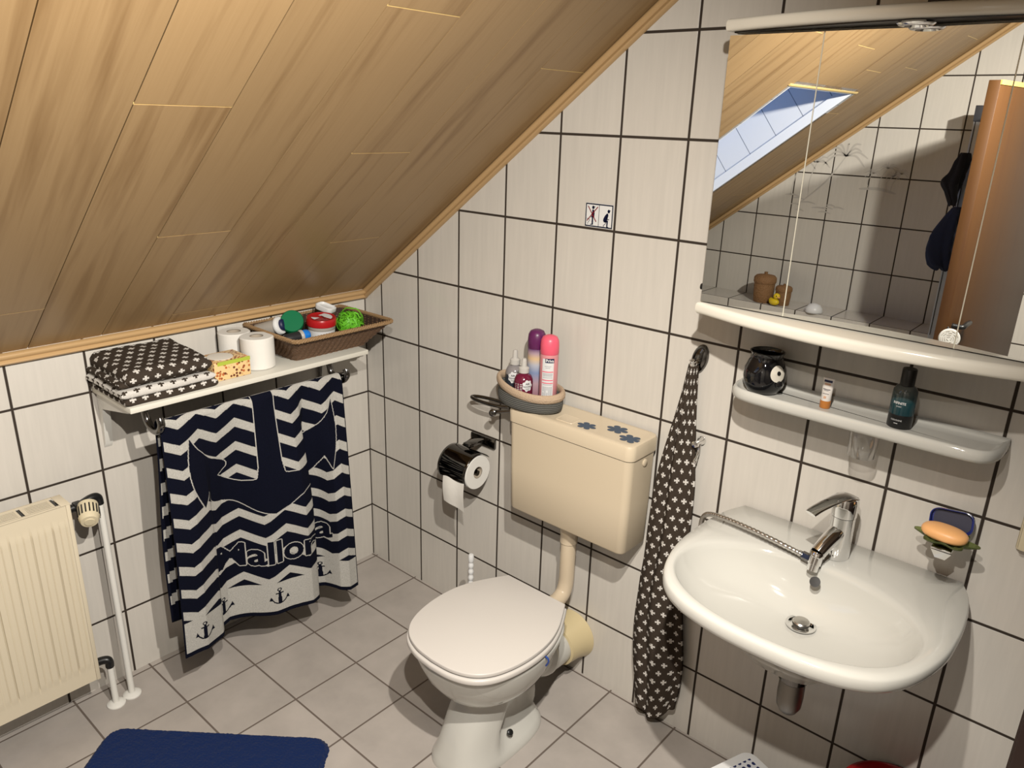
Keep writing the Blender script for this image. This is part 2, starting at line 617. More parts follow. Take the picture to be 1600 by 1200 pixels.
b = bm_()
lay = b.verts.layers.float_color.new('plank')
hole = (HX0, HX1, HY0, HY1)
PW = .1915
joint_x = {0: .975, 1: .327, 2: .697, 3: .049, 4: .434, 5: .826, 6: .188, 7: .575, 8: 1.30, 9: 1.202, 10: .52, 11: .10, 12: .90, 13: 1.163, 14: 1.346, 15: .7}
PL = 1.021
def slab(x0, x1, y0, y1, d, th, m, c):
    vs = []
    for dd in (d, d + th):
        vs.append([b.verts.new(sl(x, y, dd)) for x, y in ((x0, y0), (x1, y0), (x1, y1), (x0, y1))])
    for q in vs:
        for v in q:
            v[lay] = c
    f = [b.faces.new(vs[0][::-1]), b.faces.new(vs[1])]
    for i in range(4):
        f.append(b.faces.new((vs[0][i], vs[0][(i + 1) % 4], vs[1][(i + 1) % 4], vs[1][i])))
    for x in f:
        x.material_index = m
for i in range(16):
    ya, yb = -(i + 1) * PW, -i * PW
    ya = max(ya, FY)
    if yb <= FY:
        break
    cuts = [-.05] + sorted(x for x in (joint_x[i] + n * PL for n in range(-2, 3)) if -.03 < x < XT) + [XT]
    for xa, xb in zip(cuts, cuts[1:]):
        rnd = random.Random(i * 31 + int(xa * 100))
        c = (rnd.random(), rnd.random(), rnd.random(), 1)
        for q in rect_minus((xa + .0012, xb - .0012, ya + .0011, yb - .0011), hole):
            slab(*q, 0, .006, 0, c)
        if xb < XT:
            for q in rect_minus((xb - .0016, xb + .0016, ya, yb), hole):
                slab(*q, .0008, .004, 1, c)
for q in rect_minus((-.08, XT + .05, FY - .05, .05), hole):
    slab(*q, .007, .03, 2, (0, 0, 0, 1))
struct('ceiling', b, [M_plank, M_joint, M_dark_wood_gap], smooth=False)

# moulding along the slope edges
def mould(name, path, nrm, up):
    """double half-round moulding swept along path; nrm points off the wall, up across the strip"""
    b = bm_()
    prof = [(0, 0), (.012, .001), (.016, .006), (.013, .012), (.010, .0145), (.014, .0185), (.017, .025), (.013, .031), (0, .033)]
    rings = [[Vector(p) + Vector(nrm) * a + Vector(up) * c for a, c in prof] for p in path]
    loft(b, rings)
    return struct(name, b, M_trim, angle=60)
n_up = V(-SK, 0, 1).normalized()
mould('trim_1', [sl(-.02, 0) - n_up * .032, sl(XT, 0) - n_up * .032], (0, -1, 0), n_up)
mould('trim_2', [V(0, 0, S0 - .034), V(0, FY, S0 - .034)], (1, 0, 0), (0, 0, 1))
mould('trim_3', [sl(-.02, FY) - n_up * .032, sl(XT, FY) - n_up * .032], (0, 1, 0), n_up)

# skylight: reveal box with panel lines, white frame, pane
M_reveal = mat('reveal_panel', (.70, .72, .76), .45)
kk = NT(M_reveal)
g = kk.n('ShaderNodeNewGeometry'); sp = kk.n('ShaderNodeSeparateXYZ'); kk.l(g.outputs['Position'], sp.inputs[0])
ff = kk.math('ABSOLUTE', kk.math('SUBTRACT', kk.math('FRACT', kk.math('DIVIDE', kk.math('ADD', sp.outputs[0], kk.math('MULTIPLY', sp.outputs[2], SK)), .19)), .5))
kk.l(kk.mix(kk.math('LESS_THAN', ff, .012), (.70, .72, .76, 1), (.18, .2, .25, 1)), kk.p.inputs['Base Color'])
DP = .34
b = bm_()
for (xa, ya), (xb, yb) in (((HX0, HY0), (HX1, HY0)), ((HX1, HY0), (HX1, HY1)), ((HX1, HY1), (HX0, HY1)), ((HX0, HY1), (HX0, HY0))):
    q = [sl(xa, ya, 0), sl(xb, yb, 0), sl(xb, yb, DP), sl(xa, ya, DP)]
    cx, cy = (HX0 + HX1) / 2, (HY0 + HY1) / 2
    o_ = V((xa + xb) / 2 - cx, (ya + yb) / 2 - cy, 0).normalized() * .02
    o_ = V(o_.x / math.hypot(1, SK), o_.y, o_.x * SK / math.hypot(1, SK))
    loft(b, [q, [p + o_ for p in q]])
w1 = struct('window_1', b, M_reveal, smooth=False)
b = bm_()
for (xa, xb, ya, yb) in ((HX0, HX1, HY0, HY0 + .012), (HX0, HX1, HY1 - .012, HY1), (HX0, HX0 + .012, HY0, HY1), (HX1 - .012, HX1, HY0, HY1)):
    q = [sl(xa, ya, .001), sl(xb, ya, .001), sl(xb, yb, .001), sl(xa, yb, .001)]
    loft(b, [q, [p + n_up * .045 for p in q]])
for (xa, xb, ya, yb) in ((HX0, HX1, HY0, HY0 + .05), (HX0, HX1, HY1 - .05, HY1), (HX0, HX0 + .05, HY0, HY1), (HX1 - .05, HX1, HY0, HY1)):
    q = [sl(xa, ya, DP - .05), sl(xb, ya, DP - .05), sl(xb, yb, DP - .05), sl(xa, yb, DP - .05)]
    loft(b, [q, [p + n_up * .05 for p in q]])
struct('window_frame', b, M_sill, w1, smooth=False)
b = bm_(); q = [sl(HX1 - .004, HY0 - .03, -.003), sl(HX1 + .003, HY0 - .03, -.003), sl(HX1 + .003, HY1 + .03, -.003), sl(HX1 - .004, HY1 + .03, -.003)]
loft(b, [q, [p + n_up * .012 for p in q]]); struct('trim_strip', b, M_joint, w1, smooth=False)
M_pane = bpy.data.materials.new('window_pane'); M_pane.use_nodes = True
t = M_pane.node_tree; t.nodes.clear()
o_ = t.nodes.new('ShaderNodeOutputMaterial'); mx = t.nodes.new('ShaderNodeMixShader'); tr = t.nodes.new('ShaderNodeBsdfTransparent'); gl = t.nodes.new('ShaderNodeBsdfGlossy')
gl.inputs['Roughness'].default_value = .02; mx.inputs[0].default_value = .06
t.links.new(tr.outputs[0], mx.inputs[1]); t.links.new(gl.outputs[0], mx.inputs[2]); t.links.new(mx.outputs[0], o_.inputs[0])
b = bm_(); q = [sl(HX0, HY0, DP - .02), sl(HX1, HY0, DP - .02), sl(HX1, HY1, DP - .02), sl(HX0, HY1, DP - .02)]
loft(b, [q, [p + n_up * .004 for p in q]]); struct('pane', b, M_pane, w1, smooth=False)

# tiled ledge along the bath wall, ending at the screen post
b = bm_(); box(b, 0.001, 1.43, FY + .001, FY + .235, 0, .80); struct('trim_4', b, M_tile_ledge, smooth=False)

# grey palm-beach print on the bath wall tiles
b = bm_()
oy = FY + .0006
def stroke(pts, w):
    pts = catmull([V(x, z, 0) for x, z in pts], 6)
    L_, R_ = [], []
    n = len(pts)
    for i, p in enumerate(pts):
        d = (pts[min(i + 1, n - 1)] - pts[max(i - 1, 0)]).normalized()
        s = V(-d.y, d.x, 0) * (w * (.25 + .75 * math.sin(PI * min(.98, max(.02, i / (n - 1)))) ** .6))
        L_.append(b.verts.new((p.x + s.x, oy, p.y + s.y))); R_.append(b.verts.new((p.x - s.x, oy, p.y - s.y)))
    for i in range(n - 1):
        b.faces.new((L_[i], L_[i + 1], R_[i + 1], R_[i]))
def palm(x, z, s, base, seed):
    rr = random.Random(seed)
    for k in range(9):
        a = PI * (-.12 + k * 1.24 / 8) + rr.uniform(-.1, .1)
        l = s * rr.uniform(.75, 1.05)
        ex, ez = x + l * math.cos(a), z + l * .75 * math.sin(a)
        stroke([(x, z), ((x + ex) / 2, (z + ez) / 2 + .16 * s), (ex, ez - .12 * s)], .0042 * s / .1)
    stroke([(x, z), (x - .02 + (base[0] - x) * .3, z + (base[1] - z) * .5), base], .0035 * s / .1)
palm(.575, 1.585, .085, (.53, 1.40), 1); palm(.655, 1.585, .075, (.63, 1.40), 2); palm(.805, 1.625, .125, (.58, 1.35), 3)
palm(.96, 1.545, .045, (.95, 1.465), 4); palm(1.03, 1.575, .05, (1.0, 1.465), 5); palm(1.06, 1.535, .04, (1.04, 1.465), 6); palm(1.10, 1.55, .045, (1.06, 1.46), 7)
stroke([(.90, 1.462), (1.0, 1.468), (1.09, 1.45)], .008)
for x, z, l in ((.50, 1.40, .08), (.55, 1.385, .06), (.54, 1.35, .05), (.60, 1.365, .08), (.66, 1.34, .09), (.72, 1.345, .06), (.70, 1.32, .07), (.57, 1.32, .05), (.78, 1.35, .06), (.74, 1.36, .05)):
    stroke([(x, z), (x + l / 2, z + .004), (x + l, z - .004)], .004)
struct('palm_beach_print', b, M_decal, wf, smooth=False, recalc=False)

# ------------------------------------------------------------------ radiator
RY = -1.152
rad = thing('radiator', 'cream panel radiator with grille top mounted on the low tiled wall', 'radiator', (.09, -1.75, .125))
y1r, y0r = RY, -2.35
b = bm_()
box(b, .052, .128, y1r - .012, y1r, .128, .722, .003)
obj('side_cover', b, M_rad, rad)
b = bm_()
box(b, .052, .128, y0r, y0r + .012, .128, .722, .003)
obj('side_cover', b, M_rad, rad)
b = bm_()
def radf(u, v):
    y = (y1r - .012) + (y0r + .012 - (y1r - .012)) * u
    z = .130 + .592 * v
    ph = ((y1r - y) / .0535) % 1
    groove = smooth(.05, .22, ph) * smooth(.95, .78, ph) if False else 0
    rib = .006 * (smooth(0, .05, ph) - smooth(.95, 1.0, ph)) - .0026 * math.exp(-((ph - .36) / .025) ** 2) - .0026 * math.exp(-((ph - .66) / .025) ** 2)
    edge = smooth(.075, .095 + .012 * abs(math.sin(ph * PI)), v) * smooth(.925, .905 - .006 * abs(math.sin(ph * PI)), v)
    return V(.1215 + rib * edge - .003 * (1 - edge) * 0 + .004 * (1 - edge), y, z)
grid(b, 700, 60, radf)
obj('front_panel', b, M_rad, rad, angle=60)
b = bm_(); box(b, .056, .066, y0r + .012, y1r - .012, .135, .71); obj('rear_panel', b, M_rad, rad)
# grille: strips with slots
b = bm_()
zt = .7235
box(b, .0515, .063, y0r, y1r - .0245, .7215, zt, .0005); box(b, .117, .1285, y0r, y1r - .0245, .7215, zt, .0005)
yy = y1r
box(b, .0515, .1285, yy - .024, yy + .0004, .7215, zt, .0005)
yy -= .034
while yy > y0r + .1:
    for k in range(6):
        xx = .0665 + k * .0086
        box(b, xx, xx + .0046, yy - .068, yy, zt - .0016, zt - .0004)
    box(b, .062, .118, yy - .006, yy - .0, zt - .0016, zt - .0003)
    box(b, .062, .118, yy - .074, yy - .064, zt - .0016, zt - .0003)
    yy -= .083
obj('grille', b, M_rad, rad)
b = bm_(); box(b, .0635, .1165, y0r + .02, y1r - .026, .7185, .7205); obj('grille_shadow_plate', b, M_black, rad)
b = bm_()
tube(b, catmull([(.09, y1r, .687), (.09, -1.12, .69), (.088, -1.085, .70), (.085, -1.066, .695), (.084, -1.0625, .672)], 6), .012, 12)
box(b, .079, .102, -1.135, -1.112, .678, .703, .004)
obj('valve_elbow', b, M_black, rad)
hd = Vector((.86, -.30, -.38)).normalized()
vh = lathe_c = Vector((.100, -1.100, .690))
b = bm_(); M = axis_M(hd)
lathe(b, [(.016, 0), (.027, .004), (.029, .02), (.0275, .052), (.022, .066), (.014, .0665), (.013, .069), (.0, .0695)], vh, 36, M=M)
vhead = obj('valve_head', b, M_cream2, rad)
b = bm_()
for k in range(18):
    a = 2 * PI * k / 18
    Mx = Matrix.Translation(vh) @ M @ Matrix.Rotation(a, 4, 'Z')
    box(b, .0265, .0296, -.0018, .0018, .018, .050, M=Mx)
obj('slot', b, M_black, vhead)
tag(bpy.data.objects['slot'], kind='stuff')
b = bm_(); tube(b, [(.105, -1.066, 0.005), (.085, -1.0625, .673)], .0095, 14); obj('pipe', b, M_white_enamel, rad)
b = bm_(); tube(b, [(.112, -1.118, 0.005), (.105, -1.116, .145)], .0095, 14); obj('pipe', b, M_white_enamel, rad)
b = bm_(); tube(b, catmull([(.09, y1r, .162), (.098, -1.13, .165), (.105, -1.117, .160), (.105, -1.116, .138)], 5), .0125, 12); obj('return_elbow', b, M_black, rad)
for c in ((.105, -1.066), (.112, -1.118)):
    b = bm_(); lathe(b, [(.027, 0), (.027, .004), (.018, .010), (.0105, .011)], (*c, 0.0005), 24); obj('pipe_collar', b, M_white_enamel, rad)

# ------------------------------------------------------------------ wall shelf
sh = thing('wall_shelf', 'white board shelf on the low wall holding towels, paper rolls and a basket', 'shelf', (.126, -.6, .983))
b = bm_(); box(b, .001, .2535, -1.006, -.194, .984, 1.0, .0015); obj('board', b, M_shelf, sh)
for y in (-.985, -.215):
    b = bm_()
    pts = [(0.0012, .984), (.215, .984), (.215, .972), (.03, .935), (.012, .82), (.0012, .805)]
    loft(b, [[V(x, y - .011, z) for x, z in pts], [V(x, y + .011, z) for x, z in pts]])
    obj('bracket', b, M_white_enamel, sh)

# chrome towel rail under the shelf
rl = thing('towel_rail', 'dark chrome towel rail hanging beneath the white wall shelf', 'towel rail', (.26, -.62, .95))
b = bm_(); tube(b, [(.272, -.945, .944), (.272, -.310, .944)], .0075, 12); obj('bar', b, M_dark_chrome, rl)
for y in (-.948, -.322):
    b = bm_()
    tube(b, catmull([(.205, y, .984), (.203, y, .962), (.215, y, .934), (.244, y, .919), (.278, y, .925), (.299, y, .948), (.293, y, .968)], 6), .0105, 12)
    obj('rail_hook', b, M_dark_chrome, rl)

# ------------------------------------------------------------------ beach towel
def text_mask(word, size, cx, cy, U, Vv, bold=.0, curve=None, sx=1.0):
    vs, fs = text2d(word, size, bold)
    P = np.array(vs)
    m = np.zeros(U.shape, bool)
    X = (U - cx) / sx
    Y = -(Vv - cy)
    if curve is not None:
        Y = Y - curve * X * X
    for f in fs:
        q = P[list(f)]
        for k in range(1, len(f) - 1):
            a, b_, c = q[0], q[k], q[k + 1]
            mn, mxx = np.minimum(np.minimum(a, b_), c), np.maximum(np.maximum(a, b_), c)
            sel = (X >= mn[0]) & (X <= mxx[0]) & (Y >= mn[1]) & (Y <= mxx[1])
            if not sel.any():
                continue
            xs, ys = X[sel], Y[sel]
            d1 = (xs - b_[0]) * (a[1] - b_[1]) - (a[0] - b_[0]) * (ys - b_[1])
            d2 = (xs - c[0]) * (b_[1] - c[1]) - (b_[0] - c[0]) * (ys - c[1])
            d3 = (xs - a[0]) * (c[1] - a[1]) - (c[0] - a[0]) * (ys - a[1])
            ins = ~(((d1 < 0) | (d2 < 0) | (d3 < 0)) & ((d1 > 0) | (d2 > 0) | (d3 > 0)))
            mm = m[sel]; mm |= ins; m[sel] = mm
    return m


def poly_mask(poly, U, Vv):
    m = np.zeros(U.shape, bool)
    n = len(poly)
    for i in range(n):
        x0, y0 = poly[i]; x1, y1 = poly[(i + 1) % n]
        if y0 == y1:
            continue
        c = ((Vv >= min(y0, y1)) & (Vv < max(y0, y1)))
        xi = x0 + (Vv - y0) / (y1 - y0) * (x1 - x0)
        m ^= c & (U < xi)
    return m


def dil(m, n):
    for _ in range(n):
        q = m.copy()
        q[1:] |= m[:-1]; q[:-1] |= m[1:]; q[:, 1:] |= m[:, :-1]; q[:, :-1] |= m[:, 1:]
        m = q
    return m


def cr2(pts, n=8):
    return [(p.x, p.y) for p in catmull([V(x, y, 0) for x, y in pts], n)]


YL, YR = -.945, -.335           # left and right edge on the rail
FL = .775                       # front flap length
NU, NF = 430, 500
W = YR - YL
uu = (np.arange(NU) + .5) / NU
vv = (np.arange(NF) + .5) / NF
U, B = np.meshgrid(uu * W, vv * FL)       # metres from the left edge, metres below the rail
per, ph = .077, .060
zig = np.abs(((U - .045) / .118) % 1 - .5) * 2       # 0..1 triangle
pat = ((B - zig * .032 + .012) / per) % 1
tone = (pat < .375).astype(float)
AX = .315                        # anchor centre line
half = cr2([(.0, .405), (.045, .385), (.10, .345), (.155, .325), (.185, .290), (.200, .268)], 6) + [(.222, .312)] + \
       cr2([(.222, .312), (.246, .235), (.252, .165), (.243, .085)], 6) + cr2([(.243, .085), (.222, .125), (.188, .160), (.150, .182), (.128, .198), (.126, .215), (.148, .238)], 5) + \
       cr2([(.148, .238), (.120, .262), (.085, .278), (.048, .278), (.040, .27)], 5) + [(.036, .24), (.036, -.1), (0, -.1)]
anc = poly_mask([(AX + x, y) for x, y in half] + [(AX - x, y) for x, y in half[::-1]], U, B)
tone[dil(anc, 2)] = 1
tone[anc] = 0
word = text_mask('Mallorca', .112, AX + .02, .580, U, B, bold=.0035, curve=.25, sx=.95)
tone[dil(word, 2)] = 1
tone[dil(word, 1)] = 1
tone[word] = 0
tone[B > .655] = 1
edge = .655 - .028 * (1 - np.abs(((U - .045) / .118) % 1 - .5) * 2)
tone[(B > .612) & (B < .655) & (B > edge + .012) & (tone == 0)] = 0
for ax in (.06, .165, .305, .485):
    a0 = .675
    c = (np.abs(U - ax) < .0035) & (B > a0 + .012) & (B < a0 + .058)
    c |= (np.abs(U - ax) < .0045 + (B - a0 - .02) * .03) & (B > a0 + .02) & (B < a0 + .06)
    c |= (np.abs(U - ax) < .012) & (np.abs(B - a0 - .020) < .0022)
    r = np.hypot(U - ax, B - a0 - .007)
    c |= (r < .0065) & (r > .0032)
    r = np.hypot((U - ax) / .78, B - a0 - .030)
    c |= (r < .031) & (r > .0265) & (B > a0 + .038)
    for sx in (-1, 1):
        c |= (np.abs(U - ax - sx * .0230) < .0055 * ((B - a0 - .030) / .016)) & (B > a0 + .030) & (B < a0 + .046)
    tone[c] = 0
tone[B > FL - .014] = 0
tone[U < .004] = 0
tone[U > W - .003] = 0

knots = [(-.985, .300), (-.93, .312), (-.88, .312), (-.835, .285), (-.80, .245), (-.765, .230), (-.71, .262), (-.65, .305), (-.59, .330), (-.545, .338), (-.515, .318), (-.497, .268), (-.485, .252), (-.45, .285), (-.41, .345), (-.37, .362), (-.33, .352)]
ky = np.array([k[0] for k in knots]); kx = np.array([k[1] for k in knots])
# small self-overlap where the folds turn back
def fold_y(y, s):
    return y + s * (.018 * math.exp(-((y + .51) / .025) ** 2) - .022 * math.exp(-((y + .48) / .025) ** 2) + .018 * math.exp(-((y + .845) / .03) ** 2) - .012 * math.exp(-((y + .80) / .03) ** 2) - .045 * smooth(-.47, -.34, y))


def towel_pt(u, bb):
    """bb metres from the rail top along the front flap (negative: over the rail and down the back)"""
    y = YL + u * W
    yb = y - .025 * (.5 - u) * 2 * max(0, bb) / FL
    if bb >= 0:
        s = smooth(-.04, .62, bb / FL) ** .9
        wave = float(np.interp(y, ky, kx))
        x = .2835 + (wave - .2835) * s
        rip = .0045 * math.sin(y * 55) * smooth(.0, .06, bb) * (1 - s * .6)
        z = .953 - bb
        if bb < .03:
            z = .953 - bb * bb / .06 * .9 - .1 * bb
            x = .272 + (x - .272) * smooth(-.004, .03, bb)
        else:
            z = .953 - (bb - .015)
        return V(x + rip, fold_y(yb, s), z + .004 * math.sin(y * 40) * s - .012 * u * s)
    t = -bb
    x = .272 - .0235 * smooth(0, .03, t)
    z = .953 - (t * t / .06 if t < .03 else t - .015)
    return V(x - .028 * smooth(.0, .6, t) + .010 * math.sin(y * 22 + 1) * smooth(.05, .5, t), y - .012 * smooth(0, .5, t), z)


b = bm_()
NB = 90
BL = .70
rows = [-BL + BL * j / NB for j in range(NB)] + [FL * j / NF for j in range(NF + 1)]
vs = [[b.verts.new(towel_pt(i / NU, r)) for i in range(NU + 1)] for r in rows]
tl = b.faces.layers.float.new('tone')
for j in range(len(rows) - 1):
    for i in range(NU):
        f = b.faces.new((vs[j][i], vs[j][i + 1], vs[j + 1][i + 1], vs[j + 1][i]))
        bb = (rows[j] + rows[j + 1]) / 2
        if bb >= 0:
            f[tl] = float(tone[j - NB, i])
        else:
            x = (i + .5) / NU * W
            zz = abs(((x - .045) / .118) % 1 - .5) * 2
            f[tl] = 1. if ((-bb + zz * .032) / per) % 1 < .44 and .004 < x < W - .004 and bb > -.66 else 0.
tw = obj('beach_towel', b, M_beach, angle=180)
tag(tw, 'navy and white zigzag towel with big anchor and lettering hung over the rail', 'towel')
sm = tw.modifiers.new('thick', 'SOLIDIFY'); sm.thickness = .003; sm.offset = 0

# ------------------------------------------------------------------ folded towels on the shelf
def towel_layer(parent, name, m, x0, x1, y0, y1, z0, z1, r, seed, slope=0.0, nu=70, nv=34):
    """flat rounded slab of folded cloth with printed uv"""
    b = bm_()
    lay = b.loops.layers.uv.verify()
    rings = []
    # cross-section in x-z: rounded rectangle, swept along y
    prof = []
    h = (z1 - z0) / 2
    rr = min(r, h * .98)
    n = 8
    prof += [(x0 + (x1 - rr - x0) * k / 14, z0) for k in range(15)]
    prof += [(x1 - rr + rr * math.sin(a), z0 + rr - rr * math.cos(a)) for a in (PI * k / (2 * n) for k in range(1, n + 1))]
    prof += [(x1 - rr + rr * math.cos(a), z1 - rr + rr * math.sin(a)) for a in (PI * k / (2 * n) for k in range(0, n + 1))]
    prof += [(x1 - rr - (x1 - rr - x0) * k / 14, z1) for k in range(1, 15)]
    arc = [0]
    for p, q in zip(prof, prof[1:]):
        arc.append(arc[-1] + math.hypot(q[0] - p[0], q[1] - p[1]))
    V_ = []
    for j in range(nv + 1):
        t = j / nv
        y = y0 + (y1 - y0) * t
        e = min(t, 1 - t) * (y1 - y0)
        pin = 1 - smooth(0, .012, e)
        ring = []
        for (x, z) in prof:
            zt = z
            top = (z - z0) / (z1 - z0)
            nn = mnoise.noise(V(x * 9 + seed, y * 9, seed)) * .005 + mnoise.noise(V(x * 25 + seed, y * 25, seed)) * .0018
            zt += top * (nn - slope * (x - x0) / (x1 - x0)) - pin * (z - (z0 + z1) / 2) * .55
            xx = x + mnoise.noise(V(y * 12, z * 30, seed + 5)) * .004 * (x > x0 + .1)
            ring.append(b.verts.new((xx, y + mnoise.noise(V(x * 8, z * 30, seed + 9)) * .004, zt)))
        V_.append(ring)
    np_ = len(prof)
    for j in range(nv):
        for i in range(np_ - 1):
            f = b.faces.new((V_[j][i], V_[j][i + 1], V_[j + 1][i + 1], V_[j + 1][i]))
            for lp, (a, c) in zip(f.loops, ((i, j), (i + 1, j), (i + 1, j + 1), (i, j + 1))):
                lp[lay].uv = (y0 + (y1 - y0) * c / nv + seed * .013, arc[a] + seed * .011)
    for ring in (V_[0], V_[-1]):
        f = b.faces.new(ring)
        for lp in f.loops:
            lp[lay].uv = (lp.vert.co.x, lp.vert.co.z * 1.0)
    return obj(name, b, m, parent, angle=60)


t1 = thing('folded_towel', 'grey folded towel with plus print, lower of two stacked on the white shelf', 'towel', (.12, -.87, 1.0005), 'folded print towels on the shelf')
towel_layer(t1, 'underside_fold', M_cross_dark, .008, .243, -1.012, -.742, 1.0005, 1.0215, .006, 3)
towel_layer(t1, 'light_fold', M_cross_light, .006, .240, -1.018, -.748, 1.0205, 1.0435, .010, 11)
tag(bpy.data.objects['light_fold'], 'pale side of the cloth with dark plus signs')
t2 = thing('folded_towel', 'charcoal towel with white plus signs folded thick, upper of two stacked on the shelf', 'towel', (.12, -.87, 1.0435), 'folded print towels on the shelf')
towel_layer(t2, 'inner_fold', M_cross_dark, .006, .222, -1.014, -.760, 1.0455, 1.064, .010, 21)
towel_layer(t2, 'outer_fold', M_cross_dark, .008, .236, -1.000, -.752, 1.047, 1.103, .026, 31, slope=.012)

# ------------------------------------------------------------------ tissue box
tb = thing('tissue_box', 'orange patterned tissue box with green stripe between folded towels and paper rolls', 'tissue box', (.115, -.675, 1.0005))
M_tbox = mat('tissue_box_print', (.75, .45, .2), .5)
k = NT(M_tbox)
tc = k.n('ShaderNodeTexCoord')
vo = k.n('ShaderNodeTexVoronoi', feature='F1', i_Scale=105.0); k.l(tc.outputs['Object'], vo.inputs['Vector'])
rp = k.n('ShaderNodeValToRGB'); k.l(vo.outputs['Color'], rp.inputs['Fac'])
el = rp.color_ramp.elements; rp.color_ramp.interpolation = 'CONSTANT'
el[0].color = (.14, .035, .012, 1); el[1].position = .30; el[1].color = (.50, .13, .03, 1)
e = el.new(.5); e.color = (.30, .07, .02, 1)
e = el.new(.68); e.color = (.70, .42, .16, 1)
e = el.new(.85); e.color = (.42, .08, .03, 1)
dt = k.math('LESS_THAN', vo.outputs['Distance'], .42)
k.l(k.mix(dt, (.82, .55, .25, 1), rp.outputs['Color']), k.p.inputs['Base Color'])
b = bm_(); box(b, .110, .212, -.736, -.618, 1.0005, 1.058, .001); bx_o = obj('carton', b, M_tbox, tb)
M_stripe = mat('stripe_green', (.42, .50, .05), .5)
b = bm_(); box(b, .2095, .2126, -.725, -.618 + .0005, 1.0475, 1.0585); obj('stripe', b, M_stripe, tb)
b = bm_(); lathe(b, [(.0, 0), (1, 0), (1, .0012), (.9, .0018), (0, .0022)], (.158, -.686, 1.0581), 40, sx=.040, sy=.037, cap0=False); obj('paper_insert', b, M_paper, tb)

# ------------------------------------------------------------------ spare rolls
def roll_upright(label, c, r, h, ri=.021, seed=0):
    t = thing('toilet_roll', label, 'toilet roll', (*c, 1.0005), 'spare toilet rolls on the shelf')
    b = bm_()
    prof = [(ri, .0), (r - .003, 0), (r, .003), (r, h * .5), (r, h - .003), (r - .003, h), (ri, h)]
    lathe(b, prof, (*c, 1.0005), 56, cap0=False, cap1=False)
    for v in b.verts:
        d = Vector((v.co.x - c[0], v.co.y - c[1]))
        if d.length > r * .9:
            n_ = mnoise.noise(V(v.co.x * 40, v.co.y * 40, v.co.z * 12 + seed)) * .0012
            v.co.x += d.x / d.length * n_; v.co.y += d.y / d.length * n_
    obj('paper', b, M_tissue, t)
    b = bm_(); lathe(b, [(ri, .001), (ri, h - .001), (ri - .0012, h - .001), (ri - .0012, .001)], (*c, 1.0005), 32, cap0=False, cap1=False)
    obj('core', b, M_card, t)
roll_upright('white toilet roll at the shelf front beside the tissue box', (.160, -.5595), .0520, .100)
roll_upright('white toilet roll at the back of the shelf against the tiled wall', (.0565, -.578), .0505, .098, ri=.022, seed=4)

# ------------------------------------------------------------------ wicker tray with toiletries
bk = thing('wicker_basket', 'brown wicker tray on the right end of the shelf holding toiletries', 'basket', (.14, -.30, 1.0005))
BX, BY = .118, -.302
def bring(t, off=0.0, ph=0.0, n=150, amp=.0022):
    """rounded rectangle at height fraction t"""
    wx = .158 + (.300 - .158) * t ** 1.05; wy = .292 + (.392 - .292) * t ** 1.05
    pts = rrect(BX + .030 * t, BY - .012 * t, wx, wy, .02, 8)
    P = [V(x, y, 0) for x, y in pts]
    L = [0]
    for a, c in zip(P, P[1:] + P[:1]):
        L.append(L[-1] + (c - a).length)
    out = []
    for i in range(n):
        s = L[-1] * i / n
        kx = max(j for j in range(len(P)) if L[j] <= s + 1e-9)
        a, c = P[kx], P[(kx + 1) % len(P)]
        q = a + (c - a) * ((s - L[kx]) / max(1e-9, (c - a).length))
        d = (q - V(BX + .03 * t, BY - .012 * t, 0)).normalized()
        w = math.sin(2 * PI * s / .022 + ph)
        q = q + d * (amp * w + off)
        out.append(V(q.x, q.y, 1.003 + .094 * t))
    return out
b = bm_()
for j in range(13):
    tube(b, bring(j / 13, 0, PI * (j % 2)), .0034, 6, closed=True)
obj('woven_wall', b, M_wick, bk)
b = bm_()
loft(b, [[p - V(0, 0, .001) for p in bring(0, -.004, 0, 80, 0)], bring(.5, -.004, 0, 80, 0), bring(.97, -.004, 0, 80, 0)], True, True, False)
obj('liner', b, M_wick_dark, bk, recalc=False)
b = bm_()
for s_ in (0, 2 * PI / 3, 4 * PI / 3):
    base = bring(1.0, 0, 0, 260, 0)
    pts = []
    for i, p in enumerate(base):
        d = (p - V(BX, BY, p.z)).normalized()
        a = i / 260 * 2 * PI * 46 + s_
        pts.append(p + d * (.004 * math.cos(a) + .002) + V(0, 0, .004 * math.sin(a)))
    tube(b, pts, .0042, 6, closed=True)
obj('braided_rim', b, M_wick_rim, bk)


def bottle(name, label, cat, c, d, parts, group=None):
    """parts: (part name, material, profile)"""
    t = thing(name, label, cat, c, group)
    M = axis_M(d)
    for pn, m, prof, *r in parts:
        b = bm_(); lathe(b, prof, c, 36, M=M, sx=(r[0] if r else 1)); obj(pn, b, m, t)
    return t

